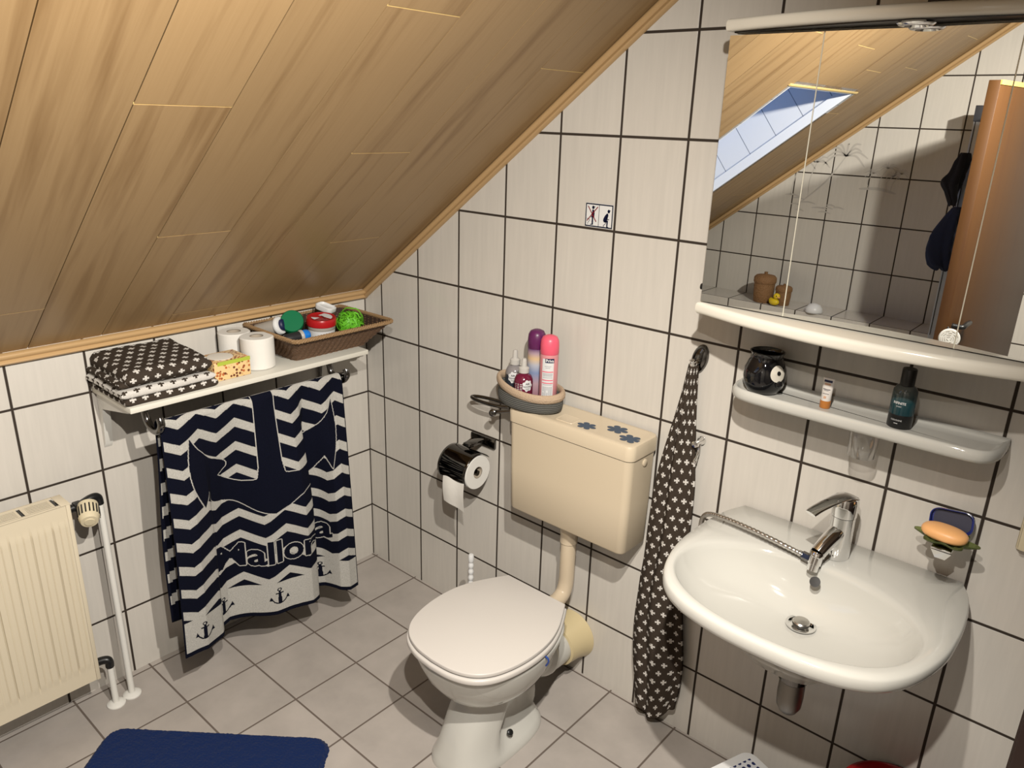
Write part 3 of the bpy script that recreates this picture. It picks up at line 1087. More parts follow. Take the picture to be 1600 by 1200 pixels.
bottle('deodorant_bottle', 'grey and white bottle with navy cap lying at the left of the wicker tray', 'bottle', (.040, -.490, 1.076), (.80, .42, .30),
       [('body', M_grey_plastic, [(.0, 0), (.021, .001), (.024, .01), (.024, .084)]), ('collar', M_white, [(.024, .082), (.030, .088), (.031, .095), (.028, .101), (.02, .103)]),
        ('cap', M_navy, [(.0, .102), (.0195, .1025), (.0195, .110), (.016, .114), (0, .115)])])
bottle('spray_can', 'can with flat green lid facing out, leaning in the wicker tray', 'can', (.073, -.374, 1.077), (.76, -.46, .46),
       [('body', M_black, [(0, 0), (.029, .001), (.030, .004), (.030, .06)]), ('lid', M_green, [(.031, .058), (.037, .060), (.0375, .092), (.035, .097), (0, .098)])])
bottle('shower_gel_tube', 'black tube with bright blue cap lying low in the wicker tray', 'tube', (.196, -.488, 1.078), (.10, .98, .06),
       [('body', M_tube_dark, [(0, 0), (.014, .002), (.018, .012), (.019, .050), (.018, .058)]), ('ring', M_grey_plastic, [(.018, .057), (.021, .061), (.021, .067), (.018, .069)]),
        ('cap', M_blue_cap, [(.0175, .068), (.0185, .071), (.0180, .086), (.012, .093), (0, .095)])])
# jar with red lid
jr = thing('jar', 'round jar with red lid and white label in the middle of the tray', 'jar', (.165, -.325, 1.012))
jc = Vector((.160, -.318, 1.020)); jM = axis_M((.10, -.03, 1))
b = bm_(); lathe(b, [(0, 0), (.043, .001), (.045, .006), (.045, .078), (.043, .08)], jc, 48, M=jM); obj('body', b, M_label_w, jr)
b = bm_(); lathe(b, [(.045, .078), (.0495, .080), (.050, .098), (.047, .104), (.043, .1045), (.041, .103), (0, .103)], jc, 48, M=jM); lid_o = obj('lid', b, M_red, jr)
b = bm_(); lathe(b, [(.0455, .066), (.0462, .067), (.0462, .078)], jc, 48, M=jM, cap0=False, cap1=False); obj('neck_band', b, M_grey_plastic, jr)
b = bm_(); lathe(b, [(.0450, .006), (.0460, .007), (.0460, .014), (.0450, .015)], jc, 48, M=jM, cap0=False, cap1=False); obj('base_band', b, M_red, jr)
b = bm_()
jw = lambda x, y: jc + jM.to_3x3() @ V(.0456 * math.cos(-.62 + x / .0456), .0456 * math.sin(-.62 + x / .0456), y)
for x_ in (-.016, -.0135, -.012, -.0095, -.0075, -.006, -.004):
    wrap_patch(b, .0013, .026, lambda x, y, x_=x_: jw(x + x_, y + .043), 2)
wrap_patch(b, .009, .062, lambda x, y: jw(x + .010, y + .040), 4)
obj('barcode', b, M_black, jr, recalc=False)
b = bm_()
jt = lambda x, y: jc + jM.to_3x3() @ V(x, y, .1036)
pts = [(.036 * math.cos(a), .036 * math.sin(a)) for a in [(-.9 + 1.9 * i / 12) for i in range(13)]]
b.faces.new([b.verts.new(jt(x, y)) for x, y in pts + [(-.004, .018)]])
pts = [(.033 * math.cos(a), .033 * math.sin(a)) for a in [(2.9 + .8 * i / 8) for i in range(9)]]
b.faces.new([b.verts.new(jt(x, y)) for x, y in pts + [(-.008, -.006)]])
obj('lid_label', b, M_label_w, lid_o, recalc=False)
b = bm_()
for j, (l, y_) in enumerate(((.018, .016), (.026, .009), (.022, .002), (.016, -.006), (.012, -.013))):
    flat(b, [(-.0 + .005, -.001), (l + .005, -.001), (l + .005, .001), (.005, .001)], jt(0, y_) + V(0, 0, .0004), V(1, 0, 0), V(0, 1, 0))
obj('lid_lettering', b, M_sign_red, lid_o, recalc=False)
# white soap dish lid behind the jar
b = bm_()
pts = rrect(0, 0, .068, .046, .014, 5)
Mx = Matrix.Translation((.098, -.252, 1.122)) @ Matrix.Rotation(.3, 4, 'Z') @ Matrix.Rotation(.22, 4, 'Y')
rings = [[Mx @ V(x * s, y * s, z) for x, y in pts] for s, z in ((.92, 0), (1, .004), (1, .016), (.90, .018), (.82, .011), (.3, .010))]
loft(b, rings)
tag(obj('soap_box', b, M_white, None), 'small white plastic dish behind the red-lidded jar in the tray', 'dish')
# loofah
b = bm_(); rr = random.Random(5); lc = V(.165, -.200, 1.080)
for i in range(90):
    ax = Vector((rr.gauss(0, 1), rr.gauss(0, 1), rr.gauss(0, 1))).normalized()
    M = axis_M(ax)
    r0 = rr.uniform(.020, .040)
    off = M.to_3x3() @ V(rr.uniform(-.01, .01), rr.uniform(-.01, .01), rr.uniform(-.02, .02))
    n = 22
    w = .006
    ra = [b.verts.new(lc + off + M.to_3x3() @ V(r0 * math.cos(2 * PI * q / n), r0 * math.sin(2 * PI * q / n), w * math.sin(q * 1.9) - w / 2)) for q in range(n)]
    rb = [b.verts.new(lc + off + M.to_3x3() @ V(r0 * 1.05 * math.cos(2 * PI * q / n), r0 * 1.05 * math.sin(2 * PI * q / n), w * math.sin(q * 1.9) + w / 2)) for q in range(n)]
    for q in range(n):
        b.faces.new((ra[q], ra[(q + 1) % n], rb[(q + 1) % n], rb[q]))
tag(obj('bath_puff', b, M_loofah, None, recalc=False), 'bright green mesh bath puff at the right of the wicker tray', 'bath puff')

# ------------------------------------------------------------------ toilet
TX = 1.056
to = thing('toilet', 'white floor-standing toilet with closed lid beneath the cream cistern', 'toilet', (TX, -.42, 0))
lid_half = [(.113, -.216), (.137, -.258), (.166, -.315), (.186, -.38), (.191, -.455), (.181, -.53), (.158, -.59), (.120, -.630), (.065, -.652), (0, -.658)]
def outline(sc=1.0, yoff=0):
    c = catmull([V(x, y, 0) for x, y in lid_half], 6)
    L = [(TX + p.x * sc, (p.y + .42) * sc - .42 + yoff) for p in c]
    R = [(TX - p.x * sc, (p.y + .42) * sc - .42 + yoff) for p in c[::-1]][1:]
    pts = L + R            # right-back .. front .. left-back
    return pts[::-1]
b = bm_(); prism(b, outline(.985), .4095, .422, .003, 3); obj('lid', b, M_seat, to, angle=50)
b = bm_(); prism(b, outline(1.010), .388, .4065, .006, 3); obj('seat_ring', b, M_seat, to, angle=50)
for s in (-1, 1):
    b = bm_()
    lathe(b, [(.009, 0), (.009, .03)], (TX + s * .075 - .015 * s, -.208, .398), 16, M=axis_M((s, 0, 0)))
    obj('hinge', b, M_seat, to)
# bowl + pedestal: stack of outlines
def sect(z, y0, y1, w, e=2.4, dent=0, d0=.3, d1=.9, n=72, skew=0):
    """closed outline: front at y0, rear y1, half width w, superellipse power e"""
    out = []
    cy, hy = (y0 + y1) / 2, (y1 - y0) / 2
    for i in range(n):
        a = 2 * PI * i / n
        cx, cs = math.cos(a), math.sin(a)
        x = math.copysign(abs(cx) ** (2 / e), cx) * w
        y = cy + math.copysign(abs(cs) ** (2 / e), cs) * hy
        t = (y - y0) / (y1 - y0)
        k = 1 - dent * smooth(d0 - .10, d0 + .06, t) * (1 - smooth(d1, d1 + .12, t))
        out.append(V(TX + x * k, y, z))
    return out
b = bm_()
loft(b, [sect(.185, -.515, -.27, .070, 2.3), sect(.200, -.530, -.262, .088, 2.2), sect(.225, -.562, -.252, .118, 2.2), sect(.26, -.598, -.245, .146, 2.15), sect(.30, -.624, -.235, .167, 2.15),
         sect(.34, -.640, -.222, .180, 2.2), sect(.368, -.648, -.205, .186, 2.3), sect(.382, -.650, -.20, .187, 2.4), sect(.388, -.645, -.203, .182, 2.4)])
obj('bowl', b, M_ceramic, to, angle=60)
b = bm_()
loft(b, [sect(0, -.610, -.235, .106, 3.0, 0), sect(.012, -.609, -.236, .106, 3.0, 0), sect(.026, -.604, -.24, .102, 2.9, .10, .45, 1), sect(.045, -.597, -.243, .097, 2.8, .34, .42, .97), sect(.07, -.589, -.246, .092, 2.7, .46, .42, .88),
         sect(.105, -.576, -.25, .089, 2.6, .48, .42, .84), sect(.14, -.560, -.255, .087, 2.6, .42, .44, .80), sect(.17, -.545, -.258, .085, 2.6, .28, .46, .8), sect(.195, -.535, -.262, .085, 2.5, .12, .48, .8), sect(.215, -.535, -.265, .088, 2.4, 0)])
obj('pedestal', b, M_ceramic, to, angle=60)
b = bm_(); lathe(b, [(.0095, 0), (.0095, .006), (.007, .008), (0, .008)], (TX + .078, -.415, .060), 16, M=axis_M((.8, -.05, .75))); obj('bolt_cap', b, M_black, to)
b = bm_()
tube(b, catmull([(TX, -.30, .22), (TX, -.24, .195), (TX, -.19, .158), (TX - .003, -.14, .144), (TX - .005, -.078, .140)], 6), [.075] * 3 + [.070] * 6 + [.064] * 6 + [.0595] * 10, 32)
obj('outlet', b, M_ceramic, to, angle=60)
b = bm_(); tube(b, [(TX + .010, -.245, .335), (TX + .010, -.185, .335)], [.045, .033], 20); obj('inlet_collar', b, M_ceramic, to)
b = bm_()
tube(b, catmull([(TX + .150, -.410, .392), (TX + .190, -.405, .386), (TX + .197, -.402, .372), (TX + .188, -.400, .352)], 4), .0028, 8)
obj('freshener_clip', b, mat('clip_blue', (.02, .06, .28), .3), to)

b = bm_()
lathe(b, [(.086, 0), (.084, .004), (.074, .04), (.069, .09), (.0605, .092), (.0600, .076), (0, .076)], (TX - .005, -.0008, .140), 40, M=axis_M((0, -1, 0)), cap1=False)
cf = obj('drain_cuff', b, M_cuff, None)
tag(cf, 'yellowed round drain sleeve joining the toilet outlet to the tiled wall', 'pipe')

# ------------------------------------------------------------------ cistern with flush pipe
ci = thing('cistern', 'cream plastic cistern on the wall with blue flower stickers on its lid', 'cistern', (1.085, -.075, .605))
def csec(z, x0, x1, y0, y1, r):
    return [V(x, y, z) for x, y in rrect((x0 + x1) / 2, (y0 + y1) / 2, x1 - x0, y1 - y0, r, 7)]
b = bm_()
loft(b, [csec(.605, .876, 1.296, -.140, -.016, .020), csec(.612, .872, 1.300, -.146, -.013, .022), csec(.75, .868, 1.303, -.148, -.012, .022), csec(.898, .866, 1.305, -.150, -.012, .022)])
obj('tank', b, M_cream, ci, angle=45)
b = bm_()
loft(b, [csec(.9012, .862, 1.309, -.153, -.008, .024), csec(.935, .861, 1.310, -.154, -.008, .024), csec(.943, .864, 1.307, -.151, -.010, .024), csec(.9455, .871, 1.300, -.144, -.014, .022), csec(.9440, .880, 1.291, -.135, -.020, .018)])
ld = obj('tank_lid', b, M_cream, ci, angle=45)
b = bm_()
loft(b, [csec(.9442, 1.025, 1.086, -.128, -.078, .006), csec(.9462, 1.026, 1.085, -.127, -.079, .006), csec(.9455, 1.030, 1.081, -.123, -.083, .004)])
obj('flush_button', b, M_cream, ld)
for x, y, r in ((1.124, -.106, .031), (1.203, -.066, .034), (1.266, -.098, .034)):
    b = bm_()
    pts = []
    for i in range(72):
        a = 2 * PI * i / 72
        rr_ = r * (.50 + .50 * abs(math.cos(3 * a)) ** .55)
        pts.append((x + rr_ * math.cos(a), y + rr_ * .82 * math.sin(a)))
    c = b.verts.new((x, y, .9446)); rv = [b.verts.new((p[0], p[1], .9446)) for p in pts]
    for i in range(72):
        b.faces.new((c, rv[i], rv[(i + 1) % 72]))
    obj('flower_sticker', b, M_sticker, ld, smooth=False)
b = bm_(); loft(b, [csec(.8975, .870, 1.301, -.146, -.016, .02), csec(.9015, .870, 1.301, -.146, -.016, .02)]); obj('lid_gap', b, M_dark_cab, ci)
b = bm_(); lathe(b, [(.011, 0), (.011, .003), (.008, .005), (0, .005)], (1.3045, -.075, .878), 20, M=axis_M((1, 0, 0))); obj('side_plug', b, M_cream, ci)
b = bm_(); lathe(b, [(.03, .612), (.034, .598), (.030, .580), (.030, .565), (.0275, .562), (.0275, .53)], (TX + .010, -.078, 0), 28); obj('pipe_nut', b, M_pipe, ci)
b = bm_()
tube(b, [(TX + .010, -.078, .57)] + catmull([(TX + .010, -.078, .43), (TX + .010, -.080, .385), (TX + .010, -.092, .352), (TX + .010, -.120, .338), (TX + .010, -.150, .335)], 6) + [V(TX + .010, -.20, .335)], .0245, 24)
tag(obj('flush_pipe', b, M_pipe, None, angle=60), 'cream flush pipe running down from the cistern into the toilet', 'pipe')

# ------------------------------------------------------------------ knitted basket with sprays on the cistern
kb = thing('knitted_basket', 'grey knitted basket with beige rolled rim standing on the cistern lid', 'basket', (.90, -.09, .945))
KX, KY, KA, KB = .900, -.093, .112, .070
def kring(s, z, n=64, tilt=0):
    return [V(KX + KA * s * math.cos(2 * PI * i / n), KY + KB * s * math.sin(2 * PI * i / n), z - tilt * math.cos(2 * PI * i / n) + .004 * math.sin(4 * PI * i / n + 1) * (z > .96)) for i in range(n)]
M_grey_knit2 = M_grey_knit
k = NT(M_grey_knit)
g = k.n('ShaderNodeTexCoord'); wv = k.n('ShaderNodeTexWave', wave_type='BANDS', bands_direction='Z', i_Scale=55.0, i_Distortion=1.2, i_Detail=2.0)
wv.inputs['Detail Scale'].default_value = 30
k.l(g.outputs['Object'], wv.inputs['Vector'])
bp = k.n('ShaderNodeBump', i_Strength=1.0, i_Distance=.003); k.l(wv.outputs['Fac'], bp.inputs['Height']); k.l(bp.outputs['Normal'], k.p.inputs['Normal'])
k.l(k.mix(wv.outputs['Fac'], (.05, .05, .045, 1), (.19, .185, .165, 1)), k.p.inputs['Base Color'])
b = bm_()
loft(b, [kring(.92, .9462), kring(1.0, .952), kring(1.03, .965), kring(1.02, .982), kring(.99, .999, tilt=.006), kring(.92, .998, tilt=.006), kring(.90, .965), kring(.8, .952)], True, True, True)
obj('body', b, M_grey_knit, kb, angle=80)
b = bm_()
rings = []
for q in range(13):
    a = 2 * PI * q / 12
    rings.append(kring(1.0 + .085 * math.cos(a), 1.004 + .0135 * math.sin(a), tilt=.010))
loft(b, rings, True, False, False)
obj('rolled_rim', b, M_beige_knit, kb, angle=80)


def can(label, c, r, h, cap_m, body_m):
    t = thing('air_freshener_can', label, 'spray can', c, 'air freshener cans in the knitted basket')
    b = bm_(); lathe(b, [(r * .92, 0), (r, .004), (r, h * .735), (r * .97, h * .745)], c, 40); obj('body', b, body_m, t)
    b = bm_(); lathe(b, [(r * 1.0, h * .742), (r * 1.03, h * .748), (r * 1.03, h * .86), (r * .97, h * .93), (r * .78, h * .975), (r * .45, h * .995), (0, h)], c, 40)
    cp = obj('cap', b, cap_m, t)
    b = bm_()
    pts = []
    for i in range(25):
        a = -2.3 + 3.0 * i / 24
        rr_ = r * .52
        pts.append(V(c[0] + r * .20 + rr_ * math.cos(a) * .8, c[1] - r * .38 + rr_ * .6 * math.sin(a), c[2] + h * (.984 - .05 * (.6 - .55 * math.sin(a)))))
    tube(b, pts, .0014, 6)
    obj('spray_slot', b, cap_m, cp)
    return t
FACE = math.atan2(-1.7, 1.38)        # direction from the cistern to the room's middle
M_purple_can = mat('purple_can_print', (.3, .3, .4), .35)
k = NT(M_purple_can); g = k.n('ShaderNodeNewGeometry'); sp = k.n('ShaderNodeSeparateXYZ'); k.l(g.outputs['Position'], sp.inputs[0])
rp = k.n('ShaderNodeValToRGB'); k.l(k.math('DIVIDE', k.math('SUBTRACT', sp.outputs[2], .955), .165), rp.inputs['Fac'])
rp.color_ramp.elements[0].color = (.30, .10, .14, 1); rp.color_ramp.elements[1].color = (.10, .03, .12, 1)
for p_, c_ in ((.35, (.45, .30, .34, 1)), (.55, (.20, .26, .42, 1)), (.70, (.42, .42, .48, 1)), (.82, (.62, .42, .22, 1)), (.92, (.38, .26, .30, 1))):
    e = rp.color_ramp.elements.new(p_); e.color = c_
k.l(rp.outputs['Color'], k.p.inputs['Base Color'])
c1 = can('tall spray can with purple cap at the back of the knitted basket', (.893, -.062, .955), .0265, .222, M_purple, M_purple_can)
c2c = (.951, -.072, .955)
c2 = can('tall pink spray can with white text panel in the knitted basket', c2c, .0272, .218, M_pink, M_pink_pale)
b = bm_(); fn = cyl_wrap(c2c, .0275, FACE + .02, 0); LW = .036
wrap_patch(b, LW, .135, lambda x, y: fn(x - .004, 1.038 + y), 10)
obj('text_panel', b, M_label_w, c2, recalc=False)
b = bm_(); fn2 = cyl_wrap(c2c, .0279, FACE + .02, 0)
wrap_patch(b, .028, .0135, lambda x, y: fn2(x + .001, 1.1005 + y), 8, 0)
put_text(b, 'Priva', .0125, lambda x, y: cyl_wrap(c2c, .0282, FACE + .02, 0)(x + .001, 1.0965 + y), .0002, 1)
for i, (z_, w_, m_) in enumerate(((1.083, .020, 3), (1.078, .014, 3), (1.066, .034, 2), (1.0605, .030, 3), (1.057, .030, 3), (1.0535, .028, 3), (1.048, .030, 3), (1.040, .034, 2), (1.031, .034, 2), (1.026, .028, 3))):
    wrap_patch(b, w_, .0018 if m_ == 3 else .0028, lambda x, y, z_=z_: fn2(x - .004, z_ + y), 8, m_)
for i in range(12):
    z_ = 1.018 - i * .0037
    for j in range(5):
        if random.random() < .85:
            wrap_patch(b, .0048, .0019, lambda x, y, z_=z_, j=j: fn2(x - .016 + j * .006, z_ + y), 2, 3)
obj('can_lettering', b, [M_navy, M_white, M_pink, M_label_grey], c2, recalc=False, smooth=False)


def spritz(label, c, r, h, liquid, top, lab_ang, full):
    t = thing('room_spray_bottle', label, 'spray bottle', c, 'small room sprays in the knitted basket')
    b = bm_(); lathe(b, [(r * .95, 0), (r, .004), (r, h * .36), (r * 1.0, h * full)], c, 36, cap1=False); obj('liquid', b, liquid, t)
    b = bm_(); lathe(b, [(r, h * full), (r * .97, h * .56), (r * .80, h * .635), (r * .50, h * .67), (r * .48, h * .70)], c, 36, cap0=False); obj('shoulder', b, top, t)
    b = bm_(); lathe(b, [(r * .50, h * .695), (r * .56, h * .70), (r * .56, h * .80), (r * .46, h * .815), (r * .30, h * .83), (r * .26, h * .97), (r * .20, h), (0, h)], c, 28); obj('spray_head', b, M_clear_cap, t)
    b = bm_(); f_ = cyl_wrap(c, r + .0005, lab_ang, 0)
    z0 = c[2] + h * .455
    disc_patch(b, lambda x, y: f_(x, z0 + y), .0155, .017, .10, 56)
    lb = obj('label', b, M_label_w, t, recalc=False, smooth=False)
    b = bm_(); f2 = cyl_wrap(c, r + .0010, lab_ang, 0)
    put_text(b, 'AIR', .0085, lambda x, y: f2(x, z0 + .003 + y), .0002)
    put_text(b, 'FRESHENER', .0062, lambda x, y: f2(x * .82, z0 - .005 + y), .0001)
    for j in range(2):
        wrap_patch(b, .014 - j * .004, .001, lambda x, y, j=j: f2(x, z0 - .009 - j * .003 + y), 5)
    obj('label_lettering', b, M_black, lb, recalc=False, smooth=False)
    return t
s1 = spritz('dark grey room spray bottle at the left of the knitted basket', (.829, -.085, .955), .0285, .148, M_smoke, M_mist, FACE - .15, .50)
s2 = spritz('wine red room spray bottle at the front of the knitted basket', (.893, -.118, .955), .0285, .142, M_wine, M_wine, FACE + .45, .50)
b = bm_(); f_ = cyl_wrap((.893, -.118, .955), .0290, FACE - .55, 0)
for j in range(9):
    for i in range(3):
        wrap_patch(b, random.uniform(.004, .009), .0018, lambda x, y, i=i, j=j: f_(x - .010 + i * .0095, .982 + j * .0052 + y), 3)
obj('side_lettering', b, M_label_w, s2, recalc=False, smooth=False)

# ------------------------------------------------------------------ paper holder, ring, sign, brush
th = thing('paper_holder', 'chrome toilet paper holder with curved cover on the tiled wall', 'paper holder', (.625, -.002, .70))
HC = V(.60, -.088, .640)
b = bm_(); box(b, .574, .686, -.012, -.001, .700, .735, .003); obj('wall_plate', b, M_dark_chrome, th)
b = bm_(); box(b, .612, .645, -.090, -.010, .716, .730, .004); obj('clip', b, M_dark_chrome, th)
b = bm_()
def cover(u, v):
    a = math.radians(38 + 168 * v)          # from behind, over the top, down the front
    r = .0655
    return V(.555 + .130 * u, HC.y - r * math.cos(PI - a) * -1 if False else HC.y + r * math.cos(a), HC.z + r * math.sin(a))
grid(b, 12, 28, cover)
cv = obj('cover', b, mat('cover_chrome', (.10, .095, .09), .07, metal=1), th, angle=80)
sm = cv.modifiers.new('thick', 'SOLIDIFY'); sm.thickness = .0015; sm.offset = 1
b = bm_(); tube(b, [(.545, HC.y, HC.z), (.684, HC.y, HC.z)], .0075, 12); tube(b, catmull([(.548, HC.y, HC.z), (.548, -.05, .67), (.580, -.01, .71)], 5), .004, 8)
obj('spindle', b, M_dark_chrome, th)
tr = thing('toilet_roll', 'half used toilet roll hanging in the chrome wall holder', 'toilet roll', (.625, HC.y, HC.z))
b = bm_(); M = axis_M((1, 0, 0))
lathe(b, [(.021, 0), (.058, 0), (.059, .002), (.059, .103), (.058, .105), (.021, .105)], (.578, HC.y, HC.z), 56, M=M, cap0=False, cap1=False); obj('paper', b, M_tissue, tr)
b = bm_(); lathe(b, [(.021, .001), (.021, .104), (.0195, .104), (.0195, .001)], (.578, HC.y, HC.z), 32, M=M, cap0=False, cap1=False); obj('core', b, M_card, tr)
b = bm_()
grid(b, 10, 16, lambda u, v: V(.580 + .100 * u, HC.y - .0595 - .006 * math.sin(v * PI) - .002 * math.sin(u * 7), HC.z - .118 * v - .012 * u * v))
hs = obj('hanging_sheet', b, M_tissue, tr, angle=180)

rg = thing('towel_ring', 'dark chrome towel loop on the wall left of the cistern', 'towel ring', (.77, -.02, .88))
b = bm_(); lathe(b, [(.030, 0), (.030, .006), (.022, .012), (.014, .016), (.012, .05), (0, .052)], (.790, -.0008, .885), 28, M=axis_M((0, -1, 0))); obj('wall_rosette', b, M_dark_chrome, rg)
b = bm_()
lp = []
for i in range(44):
    a = 2 * PI * i / 44
    x = .085 * math.cos(a); y = math.sin(a)
    lp.append(V(.702 + x, -.052 + y * .017, .891 + y * .002 + .05 * x))
tube(b, lp, .006, 10, closed=True)
obj('loop', b, M_dark_chrome, rg)
b = bm_(); lathe(b, [(.010, 0), (.012, .004), (.012, .010), (.008, .013), (0, .013)], (.735, -.075, .868), 18, M=axis_M((.4, -1, .2))); tube(b, [(.735, -.072, .868), (.79, -.05, .882)], .006, 8); obj('knob', b, M_dark_chrome, rg)

# sign sticker
sg = thing('toilet_sign', 'small square sticker with crossed-out standing figure and seated figure', 'sign', (1.048, -.001, 1.489))
SX0, SZ0, SWd, SHt = 1.0, 1.489, .094, .066
so, sx_, sz_ = V(SX0, -.0012, SZ0), V(1, 0, 0), V(0, 0, 1)
b = bm_()
flat(b, rrect(SWd / 2, SHt / 2, SWd, SHt, .003, 3), so, sx_, sz_)
obj('backing', b, M_white, sg, smooth=False, recalc=False)
b = bm_(); so2 = so + V(0, -.0004, 0)
for q in ((0.001, 0.001, .093, .0044), (.001, .0616, .093, .065), (.001, .001, .0044, .065), (.0896, .001, .093, .065), (.0460, .002, .0476, .064)):
    flat(b, [(q[0], q[1]), (q[2], q[1]), (q[2], q[3]), (q[0], q[3])], so2, sx_, sz_)
obj('frame', b, M_grey_blue, sg, smooth=False, recalc=False)
b = bm_()
ell = lambda cx, cy, rx, ry: [(cx + rx * math.cos(2 * PI * i / 20), cy + ry * math.sin(2 * PI * i / 20)) for i in range(20)]
def fig(ps, o_=so2): flat(b, ps, o_, sx_, sz_)
fig(ell(.0265, .054, .0042, .0048)); fig([(.0265, .0575), (.034, .0565), (.034, .0553), (.0265, .055)])
fig([(.0235, .048), (.029, .048), (.0320, .040), (.0315, .027), (.022, .027), (.0235, .038)])
fig([(.0235, .028), (.0285, .028), (.0285, .006), (.0185, .006), (.0185, .008), (.0235, .0085)])
fig([(.022, .030), (.0235, .028), (.020, .0255), (.019, .027)])
for (a0, c0), (a1, c1) in (((.006, .022), (.0135, .0225)), ((.0135, .0225), (.0165, .018)), ((.0165, .018), (.010, .0105)), ((.010, .0105), (.0105, .006))):
    d = Vector((a1 - a0, c1 - c0)).normalized() * .0007
    fig([(a0 - d.y, c0 + d.x), (a0 + d.y, c0 - d.x), (a1 + d.y, c1 - d.x), (a1 - d.y, c1 + d.x)])
obj('standing_figure', b, M_grey_blue, sg, smooth=False, recalc=False)
b = bm_()
fig(ell(.0790, .0475, .0043, .0049)); fig([(.079, .051), (.0855, .0505), (.0855, .0492), (.079, .049)])
fig([(.0735, .042), (.0775, .0415), (.0785, .036), (.0755, .024), (.0715, .018), (.0655, .0165), (.0620, .0205), (.0625, .0265), (.067, .035)])
fig([(.0735, .033), (.0755, .0345), (.0765, .0270), (.0815, .0265), (.0815, .0245), (.0745, .0245)])
fig([(.068, .0205), (.0775, .0235), (.0785, .0215), (.0775, .0065), (.0815, .0045), (.0815, .003), (.0735, .003), (.0735, .0175), (.069, .016)])
for (a0, c0), (a1, c1) in (((.0715, .0165), (.0685, .0115)), ((.0685, .0115), (.0635, .0085)), ((.0635, .0085), (.0645, .0045))):
    d = Vector((a1 - a0, c1 - c0)).normalized() * .0009
    fig([(a0 - d.y, c0 + d.x), (a0 + d.y, c0 - d.x), (a1 + d.y, c1 - d.x), (a1 - d.y, c1 + d.x)])
obj('seated_figure', b, M_grey_blue, sg, smooth=False, recalc=False)
b = bm_()
for (a0, c0), (a1, c1) in (((.009, .057), (.0385, .0155)), ((.0425, .057), (.007, .016))):
    d = Vector((a1 - a0, c1 - c0)).normalized() * .0014
    fig([(a0 - d.y, c0 + d.x), (a0 + d.y, c0 - d.x), (a1 + d.y, c1 - d.x), (a1 - d.y, c1 + d.x)], so + V(0, -.0006, 0))
obj('red_cross', b, M_sign_red, sg, smooth=False, recalc=False)

br = thing('toilet_brush', 'white toilet brush with beaded handle standing behind the toilet', 'toilet brush', (.725, -.16, 0))
bc = (.725, -.16)
b = bm_(); lathe(b, [(.042, .0005), (.048, .01), (.050, .10), (.044, .115), (.034, .118)], (*bc, 0), 32); obj('holder', b, M_white, br)
b = bm_()
prof = [(.006, .10), (.006, .22)]
z = .225
for i in range(5):
    prof += [(.0062, z), (.0088, z + .006), (.0098, z + .0115), (.0088, z + .017), (.0062, z + .023)]
    z += .0235
prof += [(.0085, z + .003), (.0095, z + .010), (.0095, z + .026), (.0075, z + .031), (0, z + .032)]
lathe(b, prof, (*bc, 0), 20); obj('handle', b, M_white, br)

# ------------------------------------------------------------------ wall hook and hanging towel
hk = thing('wall_hook', 'oval chrome wall hook above the hanging dark print towel', 'hook', (1.398, -.002, 1.185))
HM = Matrix.Translation((1.400, -.001, 1.186)) @ Matrix.Rotation(.22, 4, 'Y') @ Matrix.Rotation(PI / 2, 4, 'X')
b = bm_()
rings = [[HM @ V(x * s, y * s, z) for x, y in [(.0225 * math.cos(2 * PI * i / 40), .041 * math.sin(2 * PI * i / 40)) for i in range(40)]] for s, z in ((1, 0), (1, .004), (.93, .0075), (.80, .008), (.72, .0055), (.55, .0075), (.25, .010))]
loft(b, rings); obj('oval_plate', b, M_dark_chrome, hk)
b = bm_(); tube(b, catmull([(1.398, -.008, 1.180), (1.397, -.026, 1.172), (1.396, -.036, 1.176), (1.396, -.040, 1.190)], 5), [.006] * 15 + [.0075], 12); obj('peg', b, M_chrome, hk)

b = bm_()
zs = [1.172, 1.10, .98, .84, .66, .49, .35, .22, .13, .06]
xl = [1.383, 1.372, 1.352, 1.332, 1.312, 1.302, 1.305, 1.312, 1.322, 1.328]
xr = [1.402, 1.410, 1.424, 1.436, 1.442, 1.446, 1.455, 1.468, 1.470, 1.466]
zi, li, ri = np.array(zs[::-1]), np.array(xl[::-1]), np.array(xr[::-1])
def hang(u, v):
    z = 1.172 - 1.110 * v
    l, r = float(np.interp(z, zi, li)), float(np.interp(z, zi, ri))
    e = math.sin(PI * u)
    fold = math.sin(u * 12.5 + .8) * .5 + .5 * math.sin(u * 23 + 2 + v * 1.5) * .6
    dep = .020 + .030 * v ** .6
    y = -.012 - dep * (.35 + .65 * e ** .5) - .011 * fold * smooth(0, .25, v) - .004 * math.sin(v * 9 + u * 4)
    zz = z - .018 * smooth(.8, 1, v) * math.sin(u * PI * 1.1) + .035 * smooth(.7, 1, v) * smooth(.45, 1.0, u) ** 2
    return V(l + (r - l) * u + .004 * math.sin(v * 14 + u * 3), y, zz)
grid(b, 90, 260, hang, uv=lambda u, v: (u * .165, v * 1.11))
ht = obj('hanging_towel', b, M_cross_hang, None, angle=180)
tag(ht, 'dark brown towel with white plus signs hanging from the oval wall hook', 'towel')
sm = ht.modifiers.new('thick', 'SOLIDIFY'); sm.thickness = .004; sm.offset = 1

